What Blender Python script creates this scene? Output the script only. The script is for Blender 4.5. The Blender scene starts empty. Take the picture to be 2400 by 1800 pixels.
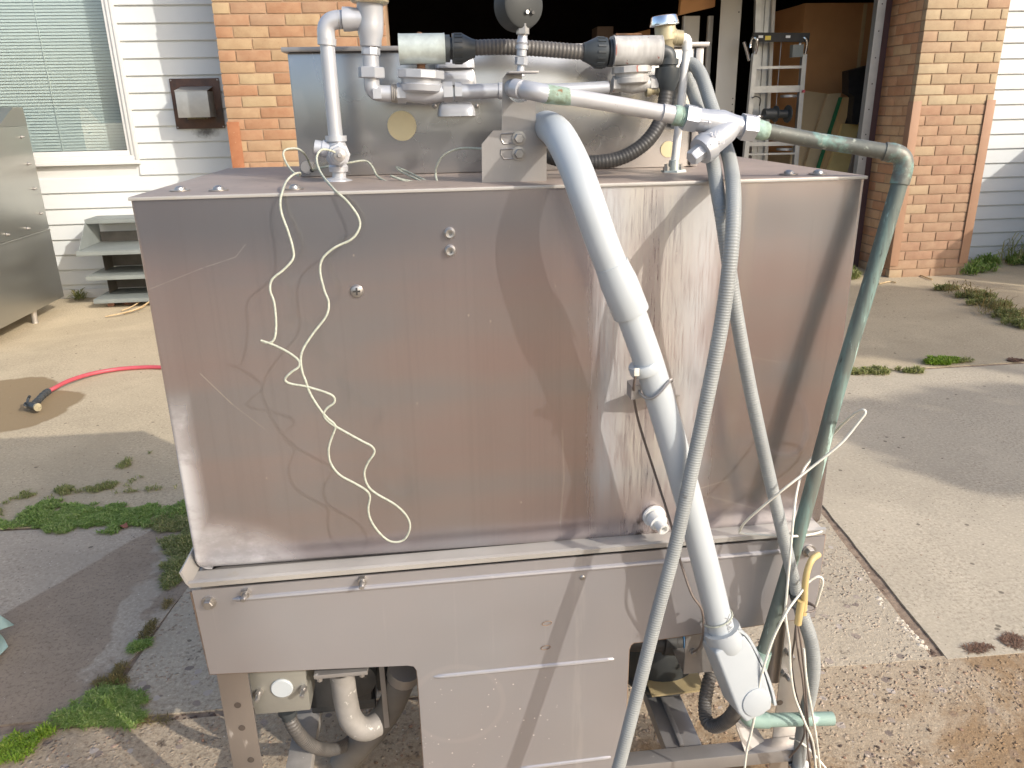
import bpy, bmesh, math, random
from mathutils import Vector, Matrix, noise as mnoise

random.seed(7)
R = math.radians
sc = bpy.context.scene
col = sc.collection

# ------------------------------------------------------------------ camera
FPX, PITCH, YAW, ROLL, EYE = 1823.0, 0.340, 0.0971, -0.0201, 1.38
cy, sy = math.cos(YAW), math.sin(YAW)
f0, r0, u0 = Vector((sy, cy, 0)), Vector((cy, -sy, 0)), Vector((0, 0, 1))
FW = f0*math.cos(PITCH) - u0*math.sin(PITCH)
u1 = u0*math.cos(PITCH) + f0*math.sin(PITCH)
RT = r0*math.cos(ROLL) + u1*math.sin(ROLL)
UP = u1*math.cos(ROLL) - r0*math.sin(ROLL)
CAM = Vector((0, 0, EYE))
cam_d = bpy.data.cameras.new('camera'); cam = bpy.data.objects.new('camera', cam_d); col.objects.link(cam)
cam_d.sensor_width = 36; cam_d.lens = 36*FPX/2400; cam_d.clip_start = .02; cam_d.clip_end = 300
cam.matrix_world = Matrix((( RT.x, UP.x, -FW.x, CAM.x), (RT.y, UP.y, -FW.y, CAM.y), (RT.z, UP.z, -FW.z, CAM.z), (0, 0, 0, 1)))
sc.camera = cam

# ------------------------------------------------------------------ light
SUN_EL, SUN_AZ = 30.0, 47.0            # azimuth measured from the wall normal towards +X
w = bpy.data.worlds.new('World'); sc.world = w; w.use_nodes = True
nt = w.node_tree; nt.nodes.clear()
sky = nt.nodes.new('ShaderNodeTexSky'); sky.sky_type = 'NISHITA'; sky.sun_disc = False
sky.sun_elevation = R(SUN_EL); sky.sun_rotation = R(180 - SUN_AZ)
sky.air_density = 1.0; sky.dust_density = 3.0; sky.ozone_density = 1.0
bg = nt.nodes.new('ShaderNodeBackground'); bg.inputs['Strength'].default_value = .15
wo = nt.nodes.new('ShaderNodeOutputWorld')
nt.links.new(sky.outputs[0], bg.inputs[0]); nt.links.new(bg.outputs[0], wo.inputs[0])
sd = bpy.data.lights.new('sun', 'SUN'); sun = bpy.data.objects.new('sun', sd); col.objects.link(sun)
sd.energy = 2.1; sd.angle = R(.55); sd.color = (1.0, .945, .86)
sdir = Vector((math.sin(R(SUN_AZ))*math.cos(R(SUN_EL)), -math.cos(R(SUN_AZ))*math.cos(R(SUN_EL)), math.sin(R(SUN_EL))))
sun.rotation_euler = sdir.to_track_quat('Z', 'Y').to_euler(); sun.location = sdir*20
vs = sc.view_settings
sc.display_settings.display_device = 'sRGB'
vs.view_transform = 'Standard'; vs.look = 'None'; vs.gamma = 1; vs.use_curve_mapping = False
vs.exposure = .82
sc.cycles.max_bounces = 8

# ------------------------------------------------------------------ survey helpers: where a sight line meets a real plane
def ray(px, py): return FW + RT*((px-1200)/FPX) - UP*((py-900)/FPX)
def V(px, py, Y): d = ray(px, py); return CAM + d*(Y/d.y)
def G(px, py, Z=0.0): d = ray(px, py); return CAM + d*((Z-EYE)/d.z)
def mpp(px, py, Y): return (V(px+1, py, Y) - V(px, py, Y)).length

# ------------------------------------------------------------------ materials
MATS = {}
def nodes(name):
    m = bpy.data.materials.new(name); m.use_nodes = True
    t = m.node_tree; b = t.nodes['Principled BSDF']
    return m, t, b
def N(t, typ, **kw):
    n = t.nodes.new(typ)
    for k, v in kw.items():
        if k.startswith('i_'):
            key = k[2:]
            n.inputs[int(key) if key.isdigit() else key.replace('_', ' ')].default_value = v
        else: setattr(n, k, v)
    return n
def L(t, a, b): t.links.new(a, b)
def ramp(t, fac, stops, interp='LINEAR'):
    n = t.nodes.new('ShaderNodeValToRGB'); cr = n.color_ramp; cr.interpolation = interp
    while len(cr.elements) < len(stops): cr.elements.new(.5)
    for e, (p, c) in zip(cr.elements, stops):
        e.position = p; e.color = (c[0], c[1], c[2], 1) if hasattr(c, '__len__') else (c, c, c, 1)
    L(t, fac, n.inputs[0]); return n.outputs[0]
def coords(t, scale=(1, 1, 1), world=True):
    if world: src = t.nodes.new('ShaderNodeNewGeometry').outputs['Position']
    else: src = t.nodes.new('ShaderNodeTexCoord').outputs['Object']
    mp = t.nodes.new('ShaderNodeMapping'); mp.inputs['Scale'].default_value = scale
    L(t, src, mp.inputs[0]); return mp.outputs[0]
def noise(t, vec, scale, detail=5, rough=.55, dist=0):
    n = t.nodes.new('ShaderNodeTexNoise'); n.inputs['Scale'].default_value = scale; n.inputs['Detail'].default_value = detail
    n.inputs['Roughness'].default_value = rough; n.inputs['Distortion'].default_value = dist
    L(t, vec, n.inputs['Vector']); return n.outputs['Fac']
def mix(t, fac, a, b, typ='MIX'):
    n = t.nodes.new('ShaderNodeMix'); n.data_type = 'RGBA'; n.blend_type = typ
    for i, v in ((6, a), (7, b)):
        if hasattr(v, 'is_linked'): L(t, v, n.inputs[i])
        else: n.inputs[i].default_value = (*v, 1)
    if hasattr(fac, 'is_linked'): L(t, fac, n.inputs[0])
    else: n.inputs[0].default_value = fac
    return n.outputs[2]
def mth(t, op, a, b=None, clamp=False):
    n = t.nodes.new('ShaderNodeMath'); n.operation = op; n.use_clamp = clamp
    for i, v in ((0, a), (1, b)):
        if v is None: continue
        if hasattr(v, 'is_linked'): L(t, v, n.inputs[i])
        else: n.inputs[i].default_value = v
    return n.outputs[0]
def smooth(t, val, lo, hi):
    n = t.nodes.new('ShaderNodeMapRange'); n.interpolation_type = 'SMOOTHSTEP'
    n.inputs[1].default_value = lo; n.inputs[2].default_value = hi
    L(t, val, n.inputs[0]); return n.outputs[0]
def bump(t, b, h, strength=.3, dist=.002, normal=None):
    n = t.nodes.new('ShaderNodeBump'); n.inputs['Strength'].default_value = strength; n.inputs['Distance'].default_value = dist
    L(t, h, n.inputs['Height'])
    if normal is not None: L(t, normal, n.inputs['Normal'])
    L(t, n.outputs[0], b.inputs['Normal']); return n.outputs[0]
def voro(t, vec, scale, feature='F1', out='Distance'):
    n = t.nodes.new('ShaderNodeTexVoronoi'); n.feature = feature; n.inputs['Scale'].default_value = scale
    L(t, vec, n.inputs['Vector']); return n.outputs[out]

def pm(name, c1, c2=None, scale=12, rough=.5, metal=0.0, bmp=0.0, bscale=None, bdist=.002, stretch=(1, 1, 1), spots=(), rvar=.12,
       island=0.0, spec=.5, world=True, mid=(.35, .65)):
    """a weathered surface: two tones mixed by noise, blotches of other colours, grain and relief"""
    if name in MATS: return MATS[name]
    m, t, b = nodes(name)
    v = coords(t, stretch, world)
    n = noise(t, v, scale, 6)
    c2 = c2 or tuple(x*.82 for x in c1)
    c = ramp(t, n, [(mid[0], c1), (mid[1], c2)])
    rgh = None
    for (sc_, scl, lo, hi) in spots:
        f = smooth(t, noise(t, v, scl, 7, .62), lo, hi)
        c = mix(t, f, c, sc_)
        rgh = f
    if island:
        g = t.nodes.new('ShaderNodeNewGeometry').outputs['Random Per Island']
        c = mix(t, mth(t, 'MULTIPLY', g, island), c, tuple(x*.35 for x in c1))
    L(t, c, b.inputs['Base Color'])
    b.inputs['Metallic'].default_value = metal; b.inputs['Specular IOR Level'].default_value = spec
    rr = t.nodes.new('ShaderNodeMapRange'); rr.inputs[3].default_value = max(.03, rough-rvar); rr.inputs[4].default_value = min(1, rough+rvar)
    L(t, noise(t, v, scale*2.3, 4), rr.inputs[0]); L(t, rr.outputs[0], b.inputs['Roughness'])
    if rgh is not None and metal > .3:
        L(t, mth(t, 'MULTIPLY', mth(t, 'SUBTRACT', 1.0, rgh), metal), b.inputs['Metallic'])
    if bmp: bump(t, b, noise(t, v, bscale or scale*4, 6, .6), bmp, bdist)
    MATS[name] = m; return m

def seg_dist(t, pos, A, B):
    """distance from the shaded point to the segment AB (scratches and scuffs with a place of their own)"""
    A, B = Vector(A), Vector(B); d = B-A
    def vm(op, a, b=None):
        n = t.nodes.new('ShaderNodeVectorMath'); n.operation = op
        for i, q in ((0, a), (1, b)):
            if q is None: continue
            if hasattr(q, 'is_linked'): L(t, q, n.inputs[i])
            else: n.inputs[i].default_value = q
        return n
    pa = vm('SUBTRACT', pos, tuple(A)).outputs[0]
    tt = mth(t, 'MULTIPLY', vm('DOT_PRODUCT', pa, tuple(d)).outputs['Value'], 1/d.length_squared, clamp=True)
    sc_ = t.nodes.new('ShaderNodeVectorMath'); sc_.operation = 'SCALE'; sc_.inputs[0].default_value = tuple(d); L(t, tt, sc_.inputs['Scale'])
    return vm('LENGTH', vm('SUBTRACT', pa, sc_.outputs[0]).outputs[0]).outputs['Value']
# stainless front of the wash hood: brushed, pinkish, limescale run on the right, chalky lower left corner
def mat_hood():
    m, t, b = nodes('hood_stainless')
    pos = t.nodes.new('ShaderNodeNewGeometry').outputs['Position']
    sx = t.nodes.new('ShaderNodeSeparateXYZ'); L(t, pos, sx.inputs[0]); X, Y, Z = sx.outputs
    big = noise(t, coords(t, (1, 1, 1)), 2.6, 3)
    band = noise(t, coords(t, (.25, .25, 9)), 1.0, 3)
    c = ramp(t, mth(t, 'ADD', mth(t, 'MULTIPLY', big, .5), mth(t, 'MULTIPLY', band, .5)), [(.38, (.545, .432, .425)), (.5, (.52, .46, .46)), (.60, (.475, .462, .48))])
    vb_ = noise(t, coords(t, (4.2, .2, .25)), 1.0, 2, .5)
    c = mix(t, smooth(t, vb_, .38, .62), mix(t, .16, c, (.20, .16, .15)), c)
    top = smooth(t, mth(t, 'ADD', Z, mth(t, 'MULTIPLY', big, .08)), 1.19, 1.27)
    c = mix(t, mth(t, 'MULTIPLY', top, .55), c, (.33, .33, .35))  # painted reflection: dark surroundings mirrored in the upper part of the face
    br_ = noise(t, coords(t, (140, 140, .8)), 1.0, 3, .6)
    c = mix(t, mth(t, 'MULTIPLY', smooth(t, br_, .45, .7), .14), c, (.30, .27, .27))
    # faint vertical drip lines
    dr = smooth(t, noise(t, coords(t, (55, 55, 1.3)), 1.0, 4, .6), .56, .70)
    c = mix(t, mth(t, 'MULTIPLY', dr, .10), c, (.44, .40, .39))
    # chips and specks
    sp = mth(t, 'LESS_THAN', voro(t, coords(t, (1, 1, .6)), 26), .035)
    c = mix(t, mth(t, 'MULTIPLY', sp, smooth(t, noise(t, coords(t), 7, 2), .5, .6)), c, (.75, .68, .62))
    # limescale
    wob = mth(t, 'MULTIPLY', mth(t, 'SUBTRACT', noise(t, coords(t, (4, 4, 3)), 1.0, 4), .5), .05)
    xx = mth(t, 'ADD', X, wob)
    inn = mth(t, 'MULTIPLY', smooth(t, xx, .235, .275), mth(t, 'SUBTRACT', 1.0, smooth(t, xx, .425, .475)))
    lo = smooth(t, Z, .66, .80)
    grain = noise(t, coords(t, (380, 380, 14)), 1.0, 4, .75)
    grain2 = noise(t, coords(t, (34, 34, .45)), 1.0, 4, .6)
    fac = smooth(t, mth(t, 'ADD', mth(t, 'MULTIPLY', grain, .75), mth(t, 'MULTIPLY', grain2, .35)), .36, .68)
    lime = mth(t, 'MULTIPLY', mth(t, 'MULTIPLY', inn, fac), mth(t, 'ADD', mth(t, 'MULTIPLY', lo, .8), .2))
    mid = mth(t, 'MULTIPLY', smooth(t, xx, .27, .33), mth(t, 'SUBTRACT', 1.0, smooth(t, xx, .36, .44)))
    limec = mix(t, mid, (.44, .45, .455), (.445, .415, .345))
    c = mix(t, mth(t, 'MULTIPLY', lime, .78), c, limec)
    # side streak further right
    s2 = mth(t, 'MULTIPLY', mth(t, 'MULTIPLY', smooth(t, xx, .485, .492), mth(t, 'SUBTRACT', 1.0, smooth(t, xx, .50, .515))), grain2)
    c = mix(t, mth(t, 'MULTIPLY', s2, .7), c, (.55, .5, .47))
    # chalky lower left corner
    dx = mth(t, 'MULTIPLY', mth(t, 'ADD', X, .44), 3.6); dz = mth(t, 'MULTIPLY', mth(t, 'SUBTRACT', Z, .63), 6.0)
    rad = mth(t, 'ADD', mth(t, 'MULTIPLY', dx, dx), mth(t, 'MULTIPLY', dz, dz))
    edge = mth(t, 'MULTIPLY', mth(t, 'ADD', X, .435), 16.0)
    edge = mth(t, 'MAXIMUM', edge, mth(t, 'MULTIPLY', mth(t, 'SUBTRACT', Z, .86), 6.0))
    chalk = mth(t, 'MAXIMUM', mth(t, 'SUBTRACT', 1.0, smooth(t, rad, .03, .62)), mth(t, 'SUBTRACT', 1.0, smooth(t, edge, .1, .75)))
    chalk = mth(t, 'MULTIPLY', chalk, mth(t, 'ADD', .55, mth(t, 'MULTIPLY', .45, smooth(t, noise(t, coords(t, (9, 9, 14)), 1.0, 5, .65), .36, .60))))
    c = mix(t, mth(t, 'MULTIPLY', chalk, .85), c, (.66, .66, .67))
    # scratches, each in its place
    for (q0, q1, w_, k_) in (((350, 678), (470, 630), .0007, .6), ((470, 630), (553, 602), .0008, .7), ((553, 602), (575, 573), .0007, .6), ((470, 876), (545, 948), .0009, .8), ((545, 948), (620, 1005), .0006, .5),
                             ((1318, 1010), (1322, 1120), .0016, .35), ((1322, 1120), (1313, 1225), .0016, .35), ((1313, 1225), (1318, 1265), .0014, .3), ((1640, 1145), (1705, 1125), .0012, .6), ((1650, 1160), (1800, 1200), .0018, .3), ((1700, 825), (1830, 850), .0010, .35)):
        dd = seg_dist(t, pos, V(*q0, 1.2), V(*q1, 1.2))
        mk = mth(t, 'SUBTRACT', 1.0, smooth(t, dd, w_*.3, w_*1.6))
        c = mix(t, mth(t, 'MULTIPLY', mth(t, 'MULTIPLY', mk, k_), smooth(t, noise(t, coords(t), 60, 3), .3, .5)), c, (.70, .66, .62))
    # grime under the drain plug
    gx = mth(t, 'MULTIPLY', mth(t, 'SUBTRACT', X, .362), 24.0)
    gr = mth(t, 'MULTIPLY', mth(t, 'SUBTRACT', 1.0, smooth(t, mth(t, 'ABSOLUTE', gx), .5, 1.1)), mth(t, 'SUBTRACT', 1.0, smooth(t, Z, .675, .69)))
    gr = mth(t, 'MULTIPLY', gr, smooth(t, noise(t, coords(t, (70, 70, 40)), 1.0, 5), .42, .6))
    c = mix(t, mth(t, 'MULTIPLY', gr, .8), c, (.09, .06, .045))
    L(t, c, b.inputs['Base Color'])
    mt = mth(t, 'MULTIPLY', mth(t, 'SUBTRACT', 1.0, mth(t, 'MAXIMUM', mth(t, 'MULTIPLY', lime, .62), mth(t, 'MULTIPLY', chalk, .7))), .89)
    L(t, mt, b.inputs['Metallic'])
    rg = t.nodes.new('ShaderNodeMapRange'); rg.inputs[3].default_value = .21; rg.inputs[4].default_value = .29
    L(t, big, rg.inputs[0])
    L(t, mth(t, 'ADD', rg.outputs[0], mth(t, 'MULTIPLY', lime, .35)), b.inputs['Roughness'])
    hb = mth(t, 'ADD', mth(t, 'MULTIPLY', noise(t, coords(t, (3, 3, 500)), 1.0, 3), .05), mth(t, 'MULTIPLY', noise(t, coords(t), 3.2, 2), 6.0))
    bump(t, b, hb, .25, .002)
    MATS['hood_stainless'] = m; return m

def mat_skirt():
    m, t, b = nodes('skirt_stainless')
    c = ramp(t, noise(t, coords(t), 3.0, 4), [(.35, (.43, .405, .41)), (.65, (.405, .395, .405))])
    dr = smooth(t, noise(t, coords(t, (60, 60, 2)), 1.0, 4, .6), .60, .74)
    c = mix(t, mth(t, 'MULTIPLY', dr, .2), c, (.62, .58, .56))
    pos = t.nodes.new('ShaderNodeNewGeometry').outputs['Position']
    sx = t.nodes.new('ShaderNodeSeparateXYZ'); L(t, pos, sx.inputs[0])
    sp = mth(t, 'LESS_THAN', voro(t, coords(t), 75), .13)
    near = mth(t, 'MULTIPLY', mth(t, 'SUBTRACT', 1.0, smooth(t, mth(t, 'ABSOLUTE', mth(t, 'SUBTRACT', sx.outputs[0], .06)), .05, .16)),
               mth(t, 'SUBTRACT', 1.0, smooth(t, sx.outputs[2], .36, .43)))
    c = mix(t, mth(t, 'MULTIPLY', mth(t, 'MULTIPLY', sp, near), smooth(t, noise(t, coords(t), 18, 3), .46, .56)), c, (.85, .82, .78))
    st = mth(t, 'MULTIPLY', mth(t, 'SUBTRACT', 1.0, smooth(t, mth(t, 'ABSOLUTE', mth(t, 'SUBTRACT', sx.outputs[0], .226)), .004, .016)), smooth(t, noise(t, coords(t, (80, 80, 10)), 1.0, 4), .4, .6))
    c = mix(t, mth(t, 'MULTIPLY', st, .3), c, (.55, .53, .51))
    # a ghost ring left by something round
    ring = t.nodes.new('ShaderNodeVectorMath'); ring.operation = 'DISTANCE'; L(t, pos, ring.inputs[0]); ring.inputs[1].default_value = (.0, 1.165, .345)
    rg_ = mth(t, 'SUBTRACT', 1.0, smooth(t, mth(t, 'ABSOLUTE', mth(t, 'SUBTRACT', ring.outputs['Value'], .085)), .002, .008))
    c = mix(t, mth(t, 'MULTIPLY', rg_, .10), c, (.66, .6, .57))
    L(t, c, b.inputs['Base Color']); b.inputs['Metallic'].default_value = .68
    rr = t.nodes.new('ShaderNodeMapRange'); rr.inputs[3].default_value = .36; rr.inputs[4].default_value = .55
    L(t, noise(t, coords(t), 9, 4), rr.inputs[0]); L(t, rr.outputs[0], b.inputs['Roughness'])
    bump(t, b, mth(t, 'ADD', noise(t, coords(t), 2.5, 2), mth(t, 'MULTIPLY', noise(t, coords(t, (400, 400, 5)), 1.0, 2), .02)), .3, .006)
    MATS['skirt_stainless'] = m; return m

def mat_concrete(name, base, dark, stain=None, brown=0.0, worn=False):
    m, t, b = nodes(name)
    v = coords(t)
    c = ramp(t, noise(t, v, 1.7, 6, .6), [(.3, base), (.7, tuple(x*.84 for x in base))])
    fine = noise(t, v, 210, 4, .7)
    med = noise(t, v, 85, 5, .75)
    c = mix(t, mth(t, 'MULTIPLY', smooth(t, noise(t, v, 9, 6, .7), .50, .72), .40), c, tuple(x*.72 for x in base))
    c = mix(t, mth(t, 'MULTIPLY', smooth(t, noise(t, v, 4.1, 5, .6), .55, .75), .30), c, tuple(min(.8, x*1.22) for x in base))
    spk = mth(t, 'MULTIPLY', smooth(t, med, .50, .62), mth(t, 'ADD', .25, mth(t, 'MULTIPLY', .5, smooth(t, noise(t, v, 2.3, 4, .6), .40, .62))))
    c = mix(t, spk, c, dark)
    c = mix(t, mth(t, 'MULTIPLY', mth(t, 'SUBTRACT', 1.0, smooth(t, med, .36, .46)), .55), c, tuple(min(.85, x*1.32) for x in base))
    c = mix(t, mth(t, 'MULTIPLY', smooth(t, fine, .5, .7), .35), c, dark)
    c = mix(t, mth(t, 'MULTIPLY', smooth(t, noise(t, v, 1.15, 6, .62, .5), .48, .62), .42), c, tuple(x*.70 for x in base))
    gate = smooth(t, noise(t, v, 5, 3), .44, .58)
    pit = mth(t, 'LESS_THAN', voro(t, v, 52), .13)
    pit = mth(t, 'MULTIPLY', pit, gate)
    pit2 = mth(t, 'MULTIPLY', mth(t, 'LESS_THAN', mth(t, 'ADD', voro(t, v, 11), mth(t, 'MULTIPLY', noise(t, v, 70, 4), .09)), .125), smooth(t, noise(t, v, 3.3, 2), .46, .52))
    pit = mth(t, 'MAXIMUM', pit, pit2)
    c = mix(t, mth(t, 'MULTIPLY', pit, .7), c, tuple(x*.3 for x in dark))
    wsp = mth(t, 'MULTIPLY', mth(t, 'LESS_THAN', voro(t, coords(t, (1.03, .97, 1)), 33), .06), .8)
    c = mix(t, wsp, c, (.66, .6, .5))
    hgt = mth(t, 'ADD', mth(t, 'MULTIPLY', fine, .35), mth(t, 'MULTIPLY', noise(t, v, 60, 5, .7), .65))
    hgt = mth(t, 'SUBTRACT', hgt, mth(t, 'MULTIPLY', pit, 1.2))
    if worn:                       # exposed aggregate
        nv = t.nodes.new('ShaderNodeTexNoise'); nv.inputs['Scale'].default_value = 38; nv.inputs['Detail'].default_value = 4; L(t, v, nv.inputs['Vector'])
        va = t.nodes.new('ShaderNodeVectorMath'); va.operation = 'MULTIPLY_ADD'; L(t, nv.outputs['Color'], va.inputs[0]); va.inputs[1].default_value = (.022, .022, 0); L(t, v, va.inputs[2])
        vw = va.outputs[0]
        cell = voro(t, vw, 78, out='Color')
        dcell = voro(t, vw, 78)
        sep = t.nodes.new('ShaderNodeSeparateColor'); L(t, cell, sep.inputs[0])
        stones = ramp(t, sep.outputs[0], [(0, (.17, .115, .08)), (.25, (.30, .22, .15)), (.5, (.45, .34, .25)), (.75, (.37, .20, .13)), (1, (.60, .52, .43))])
        msk = mth(t, 'MULTIPLY', smooth(t, mth(t, 'SUBTRACT', .46, dcell), .0, .25), smooth(t, noise(t, v, 6.5, 6, .7), .42, .62))
        c = mix(t, mth(t, 'MULTIPLY', msk, .62), c, stones)
        big = voro(t, vw, 23); bc = voro(t, vw, 23, out='Color'); s2 = t.nodes.new('ShaderNodeSeparateColor'); L(t, bc, s2.inputs[0])
        bm = mth(t, 'MULTIPLY', mth(t, 'LESS_THAN', big, .24), mth(t, 'GREATER_THAN', s2.outputs[1], .6))
        c = mix(t, mth(t, 'MULTIPLY', bm, .8), c, ramp(t, s2.outputs[0], [(0, (.14, .11, .10)), (.5, (.30, .24, .20)), (1, (.48, .42, .37))]))
        hgt = mth(t, 'ADD', mth(t, 'ADD', hgt, mth(t, 'MULTIPLY', mth(t, 'MULTIPLY', msk, smooth(t, mth(t, 'SUBTRACT', .5, dcell), 0, .4)), 1.6)), mth(t, 'MULTIPLY', bm, .6))
        sxw = t.nodes.new('ShaderNodeSeparateXYZ'); L(t, v, sxw.inputs[0])
        br = smooth(t, mth(t, 'ADD', mth(t, 'ADD', noise(t, v, 2.6, 7, .7, .6), brown), mth(t, 'SUBTRACT', mth(t, 'MULTIPLY', mth(t, 'MINIMUM', mth(t, 'MAXIMUM', sxw.outputs[0], -1.0), 1.5), .085), mth(t, 'MULTIPLY', mth(t, 'MAXIMUM', mth(t, 'SUBTRACT', sxw.outputs[1], 1.30), 0.0), .55))), .43, .62)
        c = mix(t, mth(t, 'MULTIPLY', br, .72), c, (.24, .14, .06))
        dk = smooth(t, noise(t, v, 9.5, 7, .75), .60, .68)
        c = mix(t, mth(t, 'MULTIPLY', dk, .8), c, (.055, .038, .03))
    rgh = .88
    if stain:
        sx = t.nodes.new('ShaderNodeSeparateXYZ'); L(t, v, sx.inputs[0])
        wb = mth(t, 'MULTIPLY', mth(t, 'SUBTRACT', noise(t, v, 6, 5, .6), .5), .12)
        if stain == 'damp':         # damp earth-brown half of the slab, with a dry pale margin along the joint
            d = mth(t, 'ADD', mth(t, 'MULTIPLY', mth(t, 'ADD', sx.outputs[0], 1.325), .857), mth(t, 'MULTIPLY', mth(t, 'SUBTRACT', sx.outputs[1], 2.078), -.514))
            s = smooth(t, mth(t, 'ADD', d, mth(t, 'MULTIPLY', wb, .35)), -.006, .006)
            edge = mth(t, 'ADD', sx.outputs[0], mth(t, 'MULTIPLY', wb, 1.7))
            dry = mth(t, 'MULTIPLY', smooth(t, edge, -.985, -.965), smooth(t, noise(t, v, 4.3, 5, .6), .40, .47))
            s = mth(t, 'MULTIPLY', s, mth(t, 'SUBTRACT', 1.0, dry))
            dc = ramp(t, noise(t, v, 12, 6, .7), [(.3, (.33, .26, .19)), (.7, (.26, .205, .15))])
            dc = mix(t, mth(t, 'MULTIPLY', smooth(t, med, .50, .62), .5), dc, (.13, .095, .07))
            dc = mix(t, mth(t, 'MULTIPLY', smooth(t, fine, .52, .68), .6), dc, (.36, .29, .22))
            dc = mix(t, wsp, dc, (.5, .44, .36))
            dc = mix(t, mth(t, 'MULTIPLY', smooth(t, noise(t, v, 3.1, 5, .6), .5, .75), .4), dc, (.20, .15, .11))
            c = mix(t, s, c, dc)
        if stain == 'wet':          # puddle under the hose gun
            ds = None
            for (cx_, cy_, r_) in ((-2.14, 3.83, .27), (-2.33, 4.15, .27), (-2.02, 3.98, .17)):
                e = t.nodes.new('ShaderNodeVectorMath'); e.operation = 'DISTANCE'; L(t, v, e.inputs[0]); e.inputs[1].default_value = (cx_, cy_, 0)
                q = mth(t, 'SUBTRACT', e.outputs['Value'], r_)
                ds = q if ds is None else mth(t, 'MINIMUM', ds, q)
            s = mth(t, 'SUBTRACT', 1.0, smooth(t, mth(t, 'ADD', ds, mth(t, 'MULTIPLY', wb, .8)), -.012, .012))
            c = mix(t, mth(t, 'MULTIPLY', s, .92), c, (.235, .17, .095))
    L(t, c, b.inputs['Base Color']); b.inputs['Roughness'].default_value = rgh; b.inputs['Specular IOR Level'].default_value = .25
    bump(t, b, hgt, .7 if worn else .42, .006 if worn else .004)
    return m

def mat_brick(name, stops, mortar=False, painted=None):
    m, t, b = nodes(name)
    oi = t.nodes.new('ShaderNodeObjectInfo'); v = coords(t)
    if mortar: c = ramp(t, noise(t, v, 30, 5), [(.3, stops[0][1]), (.7, stops[-1][1])])
    else:
        c = ramp(t, oi.outputs['Random'], stops, 'LINEAR')
        c = mix(t, .22, c, ramp(t, noise(t, v, 14, 6, .65), [(.3, (.7, .52, .32)), (.7, (.34, .18, .10))]))
        c = mix(t, mth(t, 'MULTIPLY', smooth(t, noise(t, v, 160, 3, .6), .66, .72), .8), c, (.16, .07, .03))
    L(t, c, b.inputs['Base Color']); b.inputs['Roughness'].default_value = .85; b.inputs['Specular IOR Level'].default_value = .25
    bump(t, b, noise(t, v, 120, 5, .65), .35, .002)
    return m

def mat_leaf(name, a, bb, cc):
    m, t, b = nodes(name)
    g = t.nodes.new('ShaderNodeNewGeometry').outputs['Random Per Island']
    patch = noise(t, coords(t), 9, 3)
    c = ramp(t, mth(t, 'ADD', mth(t, 'MULTIPLY', g, .55), mth(t, 'MULTIPLY', patch, .5)), [(.2, a), (.5, bb), (.85, cc)])
    L(t, c, b.inputs['Base Color']); b.inputs['Roughness'].default_value = .6
    b.inputs['Specular IOR Level'].default_value = .3
    tr = t.nodes.new('ShaderNodeBsdfTranslucent'); L(t, c, tr.inputs[0])
    mx = t.nodes.new('ShaderNodeMixShader'); mx.inputs[0].default_value = .3
    L(t, b.outputs[0], mx.inputs[1]); L(t, tr.outputs[0], mx.inputs[2]); L(t, mx.outputs[0], t.nodes['Material Output'].inputs[0])
    return m

HOOD = mat_hood(); SKIRT = mat_skirt()
SS_DARK = pm('control_box_stainless', (.48, .475, .465), (.43, .425, .415), 3, .27, .90, .12, 2.2, .006, stretch=(1, 1, 1), rvar=.05)
SS_TOP = pm('hood_top_stainless', (.40, .32, .27), (.30, .245, .21), 5, .5, .35, .1, 60, spots=[((.20, .16, .13), 30, .58, .75)])
SS = pm('plain_stainless', (.56, .53, .49), (.47, .44, .41), 8, .36, .75, .1, 60, rvar=.1)
SS_BR = pm('bracket_stainless', (.37, .35, .335), (.32, .305, .295), 9, .42, .6, .12, 90, spots=[((.50, .47, .44), 45, .66, .74)])
LEGM = pm('leg_stainless', (.30, .255, .22), (.25, .22, .195), 5, .38, .6, .12, 90, stretch=(1, 1, .3), spots=[((.44, .40, .36), 30, .60, .72)])
LIPM = pm('lip_stainless', (.47, .45, .42), (.41, .39, .36), 9, .45, .25, .12, 90, spots=[((.40, .36, .28), 14, .60, .74)])
SILVER = pm('silver_paint', (.50, .51, .535), (.43, .44, .465), 14, .36, .35, .12, 120, .001)
SILVER_W = pm('worn_silver_paint', (.57, .56, .555), (.50, .49, .485), 14, .4, .2, .2, 120, .001, spots=[((.27, .17, .12), 46, .67, .69)])
PATINA = pm('copper_patina', (.10, .14, .128), (.145, .155, .132), 22, .6, .2, .35, 120, .0015, stretch=(1, 1, .16),
            spots=[((.17, .25, .225), 24, .50, .64), ((.38, .52, .465), 60, .585, .67), ((.06, .075, .065), 90, .63, .70)])
PATINA_G = pm('brown_grey_copper', (.17, .165, .14), (.125, .135, .12), 26, .5, .35, .35, 110, .0015, spots=[((.20, .31, .27), 30, .50, .66), ((.33, .35, .29), 80, .58, .70)])
PATINA_L = pm('pale_copper_patina', (.225, .325, .28), (.27, .365, .315), 16, .65, .05, .3, 90, .0015, spots=[((.42, .56, .49), 40, .55, .68), ((.12, .15, .12), 60, .66, .74)])
VERDI = pm('crusted_patina', (.36, .50, .43), (.20, .24, .17), 60, .8, .1, .6, 140, .002, spots=[((.22, .13, .07), 50, .58, .66)])
PVC = pm('grey_white_pvc', (.45, .48, .50), (.42, .45, .465), 6, .38, 0, .05, 200, .0005, rvar=.06)
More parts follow.
